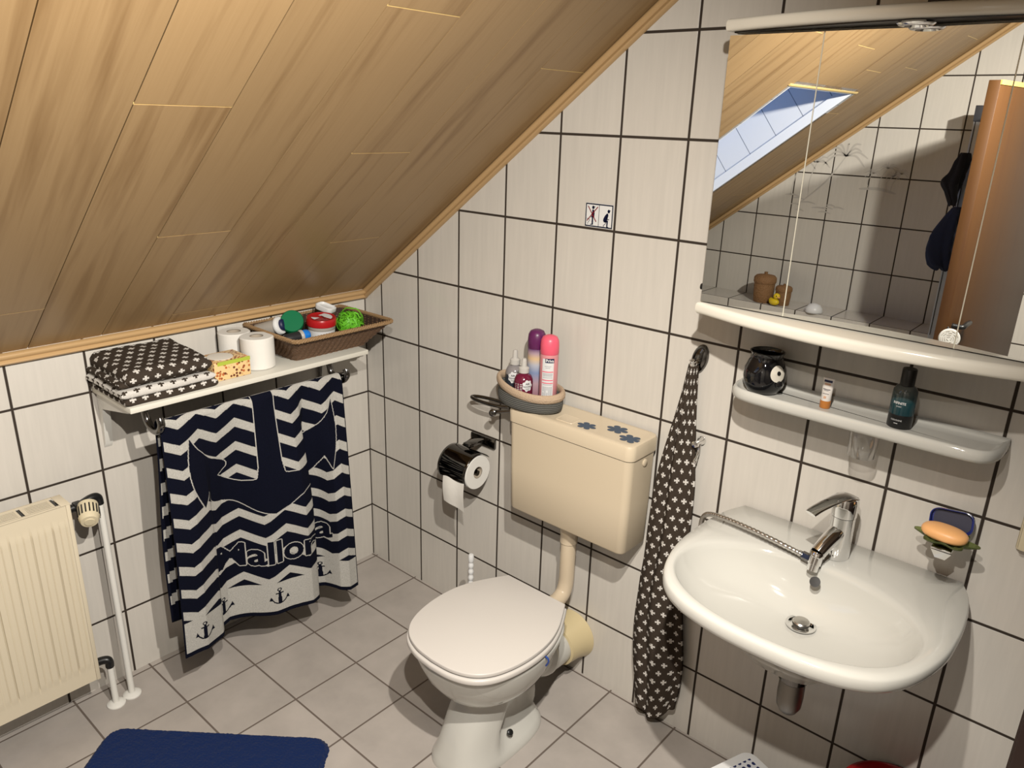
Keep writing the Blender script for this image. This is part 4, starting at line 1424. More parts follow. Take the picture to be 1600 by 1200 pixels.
h2 = thing('wall_hook', 'small chrome wall hook half hidden behind the hanging dark towel', 'hook', (1.428, -.002, .92))
b = bm_(); lathe(b, [(.012, 0), (.012, .006), (.007, .012), (.006, .03), (.010, .034), (.009, .042), (0, .043)], (1.432, -.0008, .962), 20, M=axis_M((0, -1, 0))); obj('peg', b, M_chrome, h2)
b = bm_(); tube(b, catmull([(1.434, -.016, .955), (1.436, -.026, .93), (1.430, -.028, .905), (1.424, -.024, .885), (1.424, -.018, .872)], 5), [.004] * 8 + [.006] * 12 + [.007], 10); obj('drop_hook', b, M_chrome, h2)

# ------------------------------------------------------------------ washbasin
wb = thing('washbasin', 'white oval ceramic washbasin mounted on the tiled wall', 'washbasin', (1.838, -.25, .62))
SCX, SCY = 1.838, -.29
oh = [(.262, -.003), (.284, -.06), (.296, -.13), (.301, -.22), (.296, -.31), (.272, -.40), (.235, -.462), (.190, -.495), (.140, -.513), (.075, -.525), (0, -.528)]
oc = [(p.x, p.y) for p in catmull([V(x, y, 0) for x, y in oh], 8)]
opoly = [(SCX + x, y) for x, y in oc] + [(SCX - x, y) for x, y in oc[::-1]]
def ray_poly(poly, c, a):
    d = (math.cos(a), math.sin(a)); best = None
    n = len(poly)
    for i in range(n):
        p, q = poly[i], poly[(i + 1) % n]
        ex, ey = q[0] - p[0], q[1] - p[1]
        den = d[0] * ey - d[1] * ex
        if abs(den) < 1e-12: continue
        t = ((p[0] - c[0]) * ey - (p[1] - c[1]) * ex) / den
        s = ((p[0] - c[0]) * d[1] - (p[1] - c[1]) * d[0]) / den
        if t > 0 and -1e-6 <= s <= 1 + 1e-6 and (best is None or t > best): best = t
    return best
NS = 144
angs = [2 * PI * i / NS for i in range(NS)]
OR = [(SCX + ray_poly(opoly, (SCX, SCY), a) * math.cos(a), SCY + ray_poly(opoly, (SCX, SCY), a) * math.sin(a)) for a in angs]
ICX, ICY, IA, IB = 1.832, -.328, .256, .172
ipoly = [(ICX + IA * math.copysign(abs(math.cos(a)) ** .92, math.cos(a)), ICY + IB * math.copysign(abs(math.sin(a)) ** .92, math.sin(a))) for a in [2 * PI * i / 200 for i in range(200)]]
IR = [(SCX + ray_poly(ipoly, (SCX, SCY), a) * math.cos(a), SCY + ray_poly(ipoly, (SCX, SCY), a) * math.sin(a)) for a in angs]
DC = (1.838, -.238)
def oring(s, z, c=(SCX, SCY)):
    return [V(c[0] + (x - c[0]) * s, min(-.002, c[1] + (y - c[1]) * s), z) for x, y in OR]
def iring(s, z):
    t = 1 - s
    return [V(x * s + DC[0] * t, y * s + DC[1] * t, z) for x, y in IR]
def mixring(f, z):
    return [V(o[0] + (i[0] - o[0]) * f, o[1] + (i[1] - o[1]) * f, z) for o, i in zip(OR, IR)]
drain = lambda r, z: [V(DC[0] + r * math.cos(a), DC[1] + r * math.sin(a), z) for a in angs]
b = bm_()
def backflat(ring, k):     # underside hugs the wall side
    return [V(p.x, p.y + k * (1 if p.y > SCY else 0) * (p.y - SCY), p.z) for p in ring]
loft(b, [drain(.03, .605), drain(.06, .612), oring(.30, .640), oring(.46, .684), oring(.64, .727), oring(.80, .757), oring(.90, .773), oring(.955, .783), oring(.985, .790), oring(.998, .799), oring(1.0, .808), oring(.996, .816), oring(.985, .8215),
         mixring(.45, .8235), mixring(.75, .823), mixring(.90, .8205), iring(1.0, .8145), iring(.975, .803), iring(.93, .786), iring(.86, .766), iring(.75, .745), iring(.60, .727), iring(.42, .713), iring(.25, .704), drain(.031, .698)])
obj('basin', b, M_ceramic, wb, angle=70)
b = bm_(); lathe(b, [(.0335, .006), (.033, .0085), (.028, .008), (.026, .002), (.024, .002)], (DC[0], DC[1], .6965), 36, cap0=False); dr = obj('drain_ring', b, M_chrome, wb)
b = bm_(); lathe(b, [(.012, .0), (.019, .006), (.0195, .012), (.017, .015), (0, .0165)], (DC[0], DC[1], .6985), 32); obj('drain_plug', b, M_steel, wb)
b = bm_(); lathe(b, [(.0, 0), (.012, 0), (.012, .0014), (.0, .0016)], (1.838, -.1895, .7925), 28, sy=1, M=axis_M((0, -.80, .62))); obj('overflow_hole', b, M_black, wb)

M_tarn = mat('tarnished_steel', (.16, .145, .125), .38, metal=.9)
bt = thing('bottle_trap', 'tarnished chrome bottle trap below the washbasin', 'trap', (1.842, -.236, .47))
b = bm_(); lathe(b, [(.017, .615), (.017, .575)], (1.842, -.236, 0), 20); obj('tail_pipe', b, M_tarn, bt)
b = bm_(); lathe(b, [(.019, .578), (.033, .575), (.034, .556), (.029, .550)], (1.842, -.236, 0), 28); obj('lock_nut', b, M_dark_chrome, bt)
b = bm_(); lathe(b, [(.029, .555), (.030, .51), (.028, .480), (.020, .464), (.010, .459), (0, .458)], (1.842, -.236, 0), 28); obj('cup', b, M_tarn, bt)
b = bm_(); tube(b, [(1.842, -.22, .525), (1.842, -.002, .525)], .016, 18); obj('waste_pipe', b, M_tarn, bt)

# tap
tp = thing('tap', 'chrome single-lever mixer tap on the rear deck of the washbasin', 'tap', (1.846, -.092, .823))
tc_ = V(1.846, -.092, 0)
b = bm_()
def tsec(z, r, e=0): return [V(tc_.x + r * math.cos(2 * PI * i / 36), tc_.y + (r + e) * math.sin(2 * PI * i / 36) - e * .3, z) for i in range(36)]
loft(b, [tsec(.8235, .0275, .004), tsec(.828, .0285, .004), tsec(.86, .0275, .003), tsec(.90, .0270), tsec(.928, .0265)])
obj('body', b, M_chrome, tp, angle=60)
b = bm_()
sp_ = catmull([(1.846, -.092, .893), (1.841, -.115, .886), (1.832, -.140, .868), (1.825, -.160, .850)], 6)
tube(b, sp_, [.0205 - .003 * i / len(sp_) for i in range(len(sp_))], 20); obj('spout', b, M_chrome, tp, angle=60)
b = bm_(); d_ = V(-.05, -.35, -1).normalized(); c0 = V(1.8245, -.161, .853)
lathe(b, [(.0165, 0), (.0175, .003), (.0175, .011), (.015, .013), (.015, .030), (.0125, .031), (.0125, .046), (.010, .047)], c0, 24, M=axis_M(d_)); obj('diverter', b, M_chrome, tp, angle=50)
b = bm_(); loft(b, [tsec(.930, .0280), tsec(.952, .0285), tsec(.966, .0280), tsec(.975, .0255), tsec(.979, .014)])
cp = obj('cartridge_cap', b, M_chrome, tp, angle=50)
b = bm_()
lv = catmull([(1.855, -.080, .975), (1.847, -.100, .981), (1.832, -.130, .977), (1.810, -.168, .962), (1.801, -.188, .953)], 6)
rings = []
for i, p in enumerate(lv):
    t = i / (len(lv) - 1)
    d = (lv[min(i + 1, len(lv) - 1)] - lv[max(i - 1, 0)]).normalized()
    s = d.cross(V(0, 0, 1)).normalized(); u_ = s.cross(d)
    w = .019 - .004 * t; h = .0048 + .001 * math.sin(PI * t)
    rings.append([p + s * (w * math.cos(2 * PI * q / 20)) + u_ * (h * math.sin(2 * PI * q / 20)) for q in range(20)])
loft(b, rings); obj('lever', b, M_chrome, tp, angle=70)
b = bm_(); lathe(b, [(.003, 0), (.003, .0012), (0, .0013)], (1.846, -.1165, .944), 12, M=axis_M((0, -1, .1))); obj('temperature_mark', b, M_blue_plastic, tp)

# hose
hp = catmull([(1.812, -.168, .832), (1.780, -.168, .837), (1.70, -.163, .844), (1.62, -.156, .846), (1.560, -.150, .842), (1.533, -.147, .828), (1.524, -.142, .79), (1.518, -.12, .70), (1.50, -.07, .62), (1.47, -.04, .63)], 24)
ho = thing('shower_hose', 'braided metal hose from the tap over the left washbasin rim', 'hose', (1.65, -.10, .80))
b = bm_()
rad_ = [.0062 + .0007 * math.sin(i * 1.9) for i in range(len(hp))]
tube(b, hp, rad_, 12); obj('braid', b, M_steel, ho, angle=80)
b = bm_(); lathe(b, [(.0085, 0), (.0105, .001), (.0105, .020), (.008, .022), (.0075, .03)], V(1.813, -.168, .8325), 6, M=axis_M((-1, .12, .05))); obj('hose_nut', b, M_dark_chrome, ho, angle=20)

# ------------------------------------------------------------------ ceramic shelf with things
cs = thing('ceramic_shelf', 'long white ceramic wall shelf between mirror cabinet and washbasin', 'shelf', (1.83, -.07, 1.155))
pl = [(2.116, -.002), (1.534, -.002)] + cr2([(1.534, -.04), (1.538, -.085), (1.556, -.120), (1.60, -.135), (1.70, -.139)], 6) + cr2([(1.96, -.139), (2.06, -.136), (2.098, -.122), (2.114, -.088), (2.117, -.04)], 6)
b = bm_()
cxs, cys = 1.826, -.07
def pring(off, z):
    n = len(pl); out = []
    for i in range(n):
        a, c = Vector(pl[i - 1]), Vector(pl[(i + 1) % n])
        d = (c - a).normalized()
        nx, ny = d.y, -d.x
        p = pl[i]
        out.append(V(p[0] + nx * off, min(-.0015, p[1] + ny * off), z))
    return out
sgn = -1
for tst in (1,):
    q = pring(.01, 0)
    area = lambda P: sum(P[i].x * P[(i + 1) % len(P)].y - P[(i + 1) % len(P)].x * P[i].y for i in range(len(P)))
    sgn = 1 if abs(area(q)) > abs(area(pring(0, 0))) else -1
pr_ = lambda off, z: pring(off * sgn, z)
loft(b, [pr_(-.030, 1.146), pr_(-.010, 1.147), pr_(-.003, 1.151), pr_(0, 1.158), pr_(0, 1.168), pr_(-.003, 1.1745), pr_(-.007, 1.177), pr_(-.011, 1.1755), pr_(-.015, 1.170), pr_(-.022, 1.167), pr_(-.04, 1.166)])
obj('tray', b, M_ceramic, cs, angle=70)
b = bm_()
box(b, 1.60, 1.64, -.05, -.001, 1.120, 1.148, .004)
obj('support', b, M_ceramic, cs)
b = bm_(); box(b, 2.02, 2.06, -.05, -.001, 1.120, 1.148, .004)
obj('support', b, M_ceramic, cs)

SZ = 1.1665
mg = thing('mug', 'black glazed mug with a white round eye on the ceramic shelf', 'mug', (1.605, -.072, SZ))
mc = (1.605, -.070, SZ)
b = bm_(); lathe(b, [(.028, .0), (.038, .003), (.046, .018), (.050, .038), (.048, .058), (.041, .076), (.036, .086), (.0365, .093), (.041, .100), (.038, .101), (.034, .094), (.033, .086), (.038, .07), (.044, .04), (.03, .008)], mc, 48)
obj('cup', b, M_black_gloss, mg, angle=70)
b = bm_()
tube(b, catmull([(1.572, -.056, SZ + .080), (1.560, -.045, SZ + .075), (1.557, -.043, SZ + .05), (1.565, -.05, SZ + .03)], 6), .006, 10); obj('handle', b, M_black_gloss, mg)
mug_z, mug_r = [.018, .038, .058, .076, .086, .093], [.046, .050, .048, .041, .036, .0365]
def mug_fn(off, dx=0, dz=0):
    def f(x, y):
        z = .057 + dz + y
        r = float(np.interp(z, mug_z, mug_r)) + off
        a = -.52 + (dx + x) / .048
        return V(mc[0] + r * math.cos(a), mc[1] + r * math.sin(a), SZ + z)
    return f
b = bm_(); disc_patch(b, mug_fn(.0012), .0195, .0195, 0, 40); ey = obj('eye', b, mat('eye_cream', (.72, .66, .55), .25), mg, recalc=False)
b = bm_(); disc_patch(b, mug_fn(.0022, .001, .002), .0052, .0052, 0, 20, 2); obj('pupil', b, M_black, ey, recalc=False)
b = bm_(); lathe(b, [(.010, -.01), (.0085, .004), (0, .011)], V(mc[0] + .046, mc[1] - .022, SZ + .032), 12, M=axis_M((.9, -.4, 0))); obj('beak', b, M_black_gloss, mg)

tu = thing('cream_tube', 'tiny white tube with amber cap standing on the ceramic shelf', 'tube', (1.757, -.075, SZ))
b = bm_(); lathe(b, [(.0112, 0), (.0118, .001), (.0118, .017), (.0105, .018)], (1.757, -.075, SZ), 24); obj('cap', b, M_amber, tu)
b = bm_()
rings = []
for q in range(9):
    t = q / 8
    z = SZ + .018 + .052 * t
    rings.append([V(1.757 + (.0108 + .002 * t) * math.cos(2 * PI * i / 28), -.075 + (.0108 * (1 - t) + .0008) * math.sin(2 * PI * i / 28), z) for i in range(28)])
loft(b, rings); obj('tube_body', b, M_skin_label, tu, angle=60)
b = bm_()
ft = lambda x, z: V(1.757 + x, -.075 - .0113 * (1 - (z - SZ - .018) / .052) * math.sqrt(max(0, 1 - (x / .0125) ** 2)) - .0014, z)
for z_, w_, h_, m_ in ((SZ + .0635, .018, .005, 0), (SZ + .0565, .013, .004, 1), (SZ + .045, .016, .0012, 0), (SZ + .0425, .010, .0008, 0), (SZ + .035, .014, .0008, 0), (SZ + .027, .006, .005, 1)):
    wrap_patch(b, w_, h_, lambda x, y, z_=z_: ft(x, z_ + y), 6, m_)
obj('tube_lettering', b, [M_navy, mat('tube_peach', (.62, .35, .22), .5)], tu, recalc=False, smooth=False)

pb = thing('lotion_bottle', 'dark teal bottle with black cap standing on the ceramic shelf', 'bottle', (1.917, -.075, SZ))
M_teal = mat('teal_glass', (.02, .07, .085), .08, spec=.6)
k = NT(M_teal); g = k.n('ShaderNodeNewGeometry'); sp = k.n('ShaderNodeSeparateXYZ'); k.l(g.outputs['Position'], sp.inputs[0])
rp = k.n('ShaderNodeValToRGB'); k.l(k.math('DIVIDE', k.math('SUBTRACT', sp.outputs[2], SZ), .1), rp.inputs['Fac'])
rp.color_ramp.elements[0].position = .2; rp.color_ramp.elements[0].color = (.006, .028, .036, 1)
rp.color_ramp.elements[1].position = .95; rp.color_ramp.elements[1].color = (.10, .105, .095, 1)
e = rp.color_ramp.elements.new(.6); e.color = (.014, .050, .058, 1)
k.l(rp.outputs['Color'], k.p.inputs['Base Color'])
pc = (1.917, -.075, SZ)
b = bm_(); lathe(b, [(.0235, 0), (.0250, .002), (.0250, .031)], pc, 40, sy=.88); obj('base_band', b, M_black, pb)
b = bm_(); lathe(b, [(.0250, .031), (.0250, .072), (.0238, .084), (.019, .092), (.0125, .095), (.0115, .096)], pc, 40, sy=.88, cap0=False); obj('glass', b, M_teal, pb, angle=70)
b = bm_(); lathe(b, [(.0140, .0935), (.0145, .095), (.0145, .129), (.0135, .131), (0, .131)], pc, 32); obj('cap', b, M_black, pb)
b = bm_()
pf = lambda r: (lambda x, y: V(pc[0] + r * math.cos(-PI / 2 - .10 + x / r), pc[1] + .88 * r * math.sin(-PI / 2 - .10 + x / r), pc[2] + y))
put_text(b, 'INFINITE', .0075, lambda x, y: pf(.0256)(x * .9, y + .0555), .0002)
put_text(b, 'SPORT', .0038, lambda x, y: pf(.0256)(x, y + .049), 0)
obj('bottle_lettering', b, M_label_w, pb, recalc=False, smooth=False)
b = bm_()
put_text(b, 'COLOGNE', .0048, lambda x, y: pf(.0256)(x, y + .018), 0)
wrap_patch(b, .008, .0012, lambda x, y: pf(.0256)(x, y + .0125), 4)
obj('band_lettering', b, M_label_w, pb, recalc=False, smooth=False)

# clear tooth glass holder hanging under the shelf
b = bm_()
gx, gy = 1.852, -.070
lathe(b, [(.0325, 1.142), (.0295, 1.075), (.027, 1.0735), (.0, 1.0745)], (gx, gy, 0), 36, cap0=False)
M_thin = bpy.data.materials.new('thin_clear_plastic'); M_thin.use_nodes = True
t = M_thin.node_tree; t.nodes.clear()
o_ = t.nodes.new('ShaderNodeOutputMaterial'); mx = t.nodes.new('ShaderNodeMixShader'); trn = t.nodes.new('ShaderNodeBsdfTransparent'); gl = t.nodes.new('ShaderNodeBsdfGlossy'); lw = t.nodes.new('ShaderNodeLayerWeight')
gl.inputs['Roughness'].default_value = .08; lw.inputs['Blend'].default_value = .22
trn.inputs['Color'].default_value = (.97, .97, .97, 1)
t.links.new(lw.outputs['Facing'], mx.inputs[0])
t.links.new(trn.outputs[0], mx.inputs[1]); t.links.new(gl.outputs[0], mx.inputs[2]); t.links.new(mx.outputs[0], o_.inputs[0])
cg = obj('tumbler', b, M_thin, None, angle=60)
tag(cg, 'clear plastic tumbler hanging beneath the white ceramic shelf', 'cup')

# ------------------------------------------------------------------ soap dish
sd = thing('soap_dish', 'green glass leaf-shaped soap dish in a chrome bracket above the washbasin', 'soap dish', (2.055, -.07, .935))
DX, DY, DZ = 2.055, -.078, .938
b = bm_()
rings = []
for s, dz in ((.35, .0), (.75, .002), (1.0, .010), (1.0, .0125), (.75, .005), (.35, .003)):
    ring = []
    for i in range(90):
        a = 2 * PI * i / 90
        lob = 1 + .20 * math.cos(6 * a) * (s if s > .5 else 0)
        ring.append(V(DX + .054 * s * lob * math.cos(a), DY + .040 * s * lob * math.sin(a), DZ + dz))
    rings.append(ring)
loft(b, rings); obj('leaf_bowl', b, M_green_glass, sd, angle=60)
b = bm_(); box(b, 2.035, 2.075, -.115, -.040, .9315, .937, .002); box(b, 2.040, 2.070, -.05, -.001, .915, .934, .004)
loft(b, [[V(2.036, -.116, .9315), V(2.076, -.116, .9315), V(2.066, -.114, .914), V(2.046, -.114, .914)], [V(2.036, -.112, .9315), V(2.076, -.112, .9315), V(2.066, -.110, .914), V(2.046, -.110, .914)]])
obj('bracket', b, M_chrome, sd)
b = bm_()
bmesh.ops.create_uvsphere(b, u_segments=40, v_segments=24, radius=1)
Mz = Matrix.Rotation(-.10, 4, 'Z')
for v in b.verts:
    p = v.co.copy()
    f = lambda t, e: math.copysign(abs(t) ** e, t)
    v.co = Mz @ V(.046 * f(p.x, .85), .029 * f(p.y, .85), .0165 * f(p.z, .8)) + V(2.050, -.082, .9595)
tag(obj('soap_bar', b, M_orange, None, angle=180), 'oval orange bar of soap lying on the green leaf dish', 'soap')
b = bm_()
Mx = Matrix.Translation((2.052, -.024, .966)) @ Matrix.Rotation(-.12, 4, 'Y') @ Matrix.Rotation(math.radians(72), 4, 'X')
pts = rrect(0, 0, .086, .050, .018, 6)
loft(b, [[Mx @ V(x * s, y * s, z) for x, y in pts] for s, z in ((.90, 0), (.97, .002), (1, .007), (1, .019), (.95, .0195), (.92, .006), (.5, .004))])
bt_ = thing('soap_tray', 'dark blue plastic soap box lid leaning upright behind the orange soap', 'soap box', (2.052, -.02, .945))
obj('tray', b, M_blue_plastic, bt_, angle=50)
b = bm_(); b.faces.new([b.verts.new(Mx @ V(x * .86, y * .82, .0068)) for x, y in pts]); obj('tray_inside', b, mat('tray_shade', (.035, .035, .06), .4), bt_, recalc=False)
b = bm_()
for x_, w_, m_ in ((.002, .030, 0), (-.022, .010, 1)):
    q = [(x_ - w_ / 2 + .004, .0254, .008), (x_ + w_ / 2 + .004, .0254, .008), (x_ + w_ / 2 + .004, .0254, .015), (x_ - w_ / 2 + .004, .0254, .015)]
    b.faces.new([b.verts.new(Mx @ V(*p)) for p in q]).material_index = m_
obj('tray_label', b, [M_label_w, M_pink], bt_, recalc=False, smooth=False)

# ------------------------------------------------------------------ mirror cabinet
mcab = thing('mirror_cabinet', 'white three-door mirror cabinet with lit canopy on the tiled wall', 'mirror cabinet', (1.83, -.08, 1.36))
MX0, MX1 = 1.465, 2.205
b = bm_(); box(b, MX0 + .006, MX1 - .006, -.147, -.001, 1.372, 1.962, .002); obj('carcass', b, M_white_lacq, mcab)
def bow(depth, back=0.0, n=40, ext=.012):
    P = []
    for i in range(n + 1):
        t = i / n
        x = MX0 - ext + (MX1 - MX0 + 2 * ext) * t
        s = 2 * t - 1
        P.append((x, -.166 - depth * (1 - s * s) ))
    return [(MX0 - ext, -.002)] + P + [(MX1 + ext, -.002)]
b = bm_(); prism(b, bow(.074), 1.3475, 1.3755, .010, 4); obj('lower_shelf_rail', b, M_white_lacq, mcab, angle=50)
b = bm_(); prism(b, bow(.074), 1.958, 1.982, .008, 4); can_ = obj('canopy', b, M_white_lacq, mcab, angle=50)
b = bm_(); prism(b, [(x, y + .010) for x, y in bow(.066, ext=-.004)], 1.9555, 1.9585); obj('underside', b, M_black, can_)
for x in (1.838,):
    b = bm_(); lathe(b, [(.030, 0), (.032, -.003), (.028, -.007), (.022, -.008), (.018, -.004), (0, -.004)], (x, -.200, 1.9555), 32); lr = obj('downlight', b, M_chrome, can_)
doors = ((MX0, 1.6625), (1.6645, 2.0015), (2.0035, MX1))
for i, (xa, xb) in enumerate(doors):
    b = bm_(); box(b, xa, xb, -.1655, -.1505, 1.379, 1.950)
    d = obj('mirror_door', b, M_mirror, mcab, smooth=False)
    if i == 0:
        continue
    b = bm_()
    e = .0013
    for q in ((xa - .0016, xa + .0004, 1.379, 1.950),):
        box(b, q[0], q[1], -.1662, -.1652, q[2], q[3])
    obj('bevelled_edge', b, M_gold, d, smooth=False)
b = bm_(); lathe(b, [(.006, 0), (.006, .030), (.0075, .031), (.0075, .036), (0, .037)], (MX0 + .008, -.115, 1.402), 14, M=axis_M((-1, 0, 0))); obj('side_switch', b, M_black, mcab)

# things on the cabinet
b = bm_(); box(b, 1.833, 1.905, -.14, -.05, 1.983, 2.06, .002)
o_ = obj('storage_box', b, mat('charcoal_box', (.035, .032, .03), .6), None); tag(o_, 'charcoal box standing on top of the mirror cabinet', 'box')
bd = thing('wire_ornament', 'black branching wire ornament on top of the mirror cabinet', 'ornament', (1.965, -.11, 1.983))
b = bm_(); box(b, 1.915, 1.945, -.13, -.09, 1.983, 1.991, .002); box(b, 1.945, 1.99, -.115, -.10, 1.983, 1.988, .001); obj('foot', b, M_black, bd)
b = bm_()
for i in range(9):
    a = -1.1 + i * .28
    tube(b, catmull([(1.965, -.108, 1.986), (1.965 + .03 * math.sin(a), -.11 - .01 * math.cos(i), 2.002), (1.965 + .06 * math.sin(a), -.11, 1.990 + .05 * math.cos(a))], 4), .0022, 6)
obj('branch', b, M_black, bd); tag(bpy.data.objects['branch'], kind='stuff')

# cream switch at the right
sw = thing('wall_dispenser', 'cream plastic box on the wall at the right of the soap dish', 'switch box', (2.21, -.001, .94))
b = bm_(); box(b, 2.172, 2.262, -.012, -.001, .940, 1.10, .006); obj('base', b, M_cream2, sw)
b = bm_(); box(b, 2.176, 2.258, -.026, -.012, .946, 1.094, .006); obj('cover', b, M_cream2, sw)

# ------------------------------------------------------------------ low right: cabinet, stool, bucket
dc = thing('tall_cabinet', 'dark brown wooden cabinet standing by the wall at the right edge', 'cabinet', (2.49, -.30, 0))
b = bm_(); box(b, 2.272, 2.70, -.50, -.02, .001, 1.0, .004); obj('body', b, M_dark_cab, dc)
b = bm_(); box(b, 2.275, 2.697, -.518, -.502, .06, .985, .004); cd = obj('door', b, M_dark_cab, dc)
b = bm_(); tube(b, catmull([(2.30, -.519, .60), (2.30, -.54, .61), (2.30, -.54, .69), (2.30, -.519, .70)], 5), .005, 10); obj('handle', b, M_steel, cd)

st = thing('step_stool', 'white plastic step stool with blue dots on the floor under the washbasin', 'stool', (1.80, -.31, 0))
SM = Matrix.Translation((1.742, -.157, 0)) @ Matrix(((.94, -.35, 0, 0), (-.35, -.94, 0, 0), (0, 0, 1, 0), (0, 0, 0, 1)))
M_dots = mat('stool_dots', (.72, .72, .74), .4)
k = NT(M_dots); g = k.n('ShaderNodeTexCoord'); sp = k.n('ShaderNodeSeparateXYZ'); k.l(g.outputs['UV'], sp.inputs[0])
fx = k.math('SUBTRACT', k.math('FRACT', k.math('DIVIDE', sp.outputs[0], .0168)), .5); fy = k.math('SUBTRACT', k.math('FRACT', k.math('DIVIDE', sp.outputs[1], .0168)), .5)
rr2 = k.math('ADD', k.math('MULTIPLY', fx, fx), k.math('MULTIPLY', fy, fy))
k.l(k.mix(k.math('LESS_THAN', rr2, .10), (.72, .72, .74, 1), (.012, .02, .09, 1)), k.p.inputs['Base Color'])
b = bm_()
pts = rrect(.14, .12, .28, .24, .028, 6)
loft(b, [[SM @ V(x if s == 1 else .14 + (x - .14) * s, y if s == 1 else .12 + (y - .12) * s, z) for x, y in pts] for s, z in ((.98, .185), (1, .19), (1, .214), (.985, .220), (.97, .2205))])
obj('stool_top', b, M_white, st)
b = bm_()
lay = b.loops.layers.uv.verify()
q = [(.025, .022), (.255, .022), (.255, .218), (.025, .218)]
f = b.faces.new([b.verts.new(SM @ V(x, y, .2209)) for x, y in q])
for lp, (x, y) in zip(f.loops, q): lp[lay].uv = (x, y)
obj('dotted_mat', b, M_dots, st, smooth=False)
for x, y in ((.03, .03), (.25, .03), (.25, .21), (.03, .21)):
    b = bm_()
    dx, dy = (x - .14) * .12, (y - .12) * .12
    loft(b, [[SM @ V(px + dx, py + dy, .0005) for px, py in rrect(x, y, .04, .036, .008, 3)], [SM @ V(px, py, .187) for px, py in rrect(x, y, .046, .04, .008, 3)]])
    obj('leg', b, M_white, st)

bu = thing('bucket', 'red plastic bucket on the floor beneath the right side of the washbasin', 'bucket', (2.06, -.15, 0))
bcx, bcy = 2.085, -.125
b = bm_(); lathe(b, [(.085, .0005), (.088, .004), (.115, .262), (.121, .264), (.121, .272), (.115, .274), (.111, .270), (.085, .012), (0, .011)], (bcx, bcy, 0), 48); obj('pail', b, M_red, bu)
b = bm_(); tube(b, [(bcx + .12 * math.cos(a), bcy - .02 + .10 * math.sin(a) * .9, .262 - .04 * math.sin(a)) for a in [PI + PI * i / 20 for i in range(21)]], .003, 8); obj('handle', b, M_steel, bu)

# ------------------------------------------------------------------ rug
b = bm_()
ra = math.atan2(.395, .485)
RM = Matrix.Translation((.205, -1.172, .001)) @ Matrix.Rotation(ra, 4, 'Z')
LX, LY, RR = .672, .48, .055
def rug(u, v):
    # square grid squeezed into a rounded rectangle
    x, y = u * LX, -v * LY
    cx, cy = x, y
    ex, ey = min(max(x, RR), LX - RR), min(max(y, -LY + RR), -RR)
    dx, dy = x - ex, y - ey
    if dx and dy:
        m_ = max(abs(dx), abs(dy)); l = math.hypot(dx, dy)
        dx, dy = dx * m_ / l, dy * m_ / l
        x, y = ex + dx, ey + dy
    ed = min(u * LX, (1 - u) * LX, v * LY, (1 - v) * LY)
    h = .016 * smooth(-.002, .016, ed) + (mnoise.noise(V(x * 45, y * 45, 0)) * .0014 + mnoise.noise(V(x * 210, y * 210, 3)) * .0020 + mnoise.noise(V(x * 9, y * 9, 8)) * .002) * smooth(0, .012, ed)
    j = .0022 * mnoise.noise(V(x * 120, y * 120, 6)) * (1 - smooth(.0, .03, ed))
    return RM @ V(x + j, y + j, max(h, 0))
grid(b, 260, 190, rug)
rgo = obj('bath_mat', b, M_rug, None, angle=180)
tag(rgo, 'dark blue fluffy bath mat lying on the grey floor tiles', 'bath mat')

# ------------------------------------------------------------------ what the mirror shows: ledge things, post, robes, door
LZ = .8005
def wpot(label, c, r, h):
    t = thing('lidded_pot', label, 'wicker pot', (*c, LZ), 'wicker pots on the bath ledge')
    b = bm_(); lathe(b, [(r * .86, 0), (r * .90, .003), (r, h * .40), (r * 1.0, h * .62), (r * .98, h * .70)], (*c, LZ), 32); obj('pot', b, M_pot, t)
    b = bm_(); lathe(b, [(r * 1.06, h * .68), (r * 1.10, h * .72), (r * 1.08, h * .86), (r * .9, h * .93), (r * .3, h * .97), (r * .16, h * .985), (r * .18, h * 1.05), (0, h * 1.06)], (*c, LZ), 32); obj('pot_lid', b, M_pot, t)
wpot('larger brown wicker pot with lid on the tiled ledge, seen in the mirror', (.520, -2.815), .058, .165)
wpot('smaller brown wicker pot with lid beside the rubber duck, seen in the mirror', (.635, -2.82), .043, .115)
dk = thing('rubber_duck', 'yellow rubber duck on the tiled ledge, seen in the mirror', 'toy duck', (.610, -2.765, LZ))
def blob(bm, c, r, M=None, p=None):
    n0 = len(bm.verts)
    g_ = bmesh.ops.create_uvsphere(bm, u_segments=20, v_segments=14, radius=1)
    for v in g_['verts']:
        q = V(v.co.x * r[0], v.co.y * r[1], v.co.z * r[2])
        if p: q = p(q)
        v.co = (M @ q if M else q) + Vector(c)
DM = Matrix.Rotation(.5, 4, 'Z')
b = bm_(); blob(b, (.608, -2.765, LZ + .022), (.036, .024, .022), DM, lambda q: V(q.x, q.y, q.z + (.30 * (-q.x - .012) if q.x < -.012 else 0))); obj('body', b, M_yellow, dk, angle=180)
b = bm_(); blob(b, (.624, -2.757, LZ + .056), (.019, .018, .018)); hd_ = obj('head', b, M_yellow, dk, angle=180)
b = bm_(); blob(b, (.640, -2.745, LZ + .053), (.010, .008, .004), DM); obj('beak', b, M_orange, hd_, angle=180)
b = bm_(); blob(b, (.629, -2.740, LZ + .060), (.003, .003, .0035)); obj('eye', b, M_black, hd_, angle=180)

b = bm_(); lathe(b, [(.045, 0), (.048, .004), (.044, .025), (.030, .042), (.012, .049), (0, .050)], (.835, -2.775, LZ), 32)
o_ = obj('soap_dome', b, M_white, None, angle=60); tag(o_, 'round white dome on the edge of the tiled ledge, seen in the mirror', 'dome')

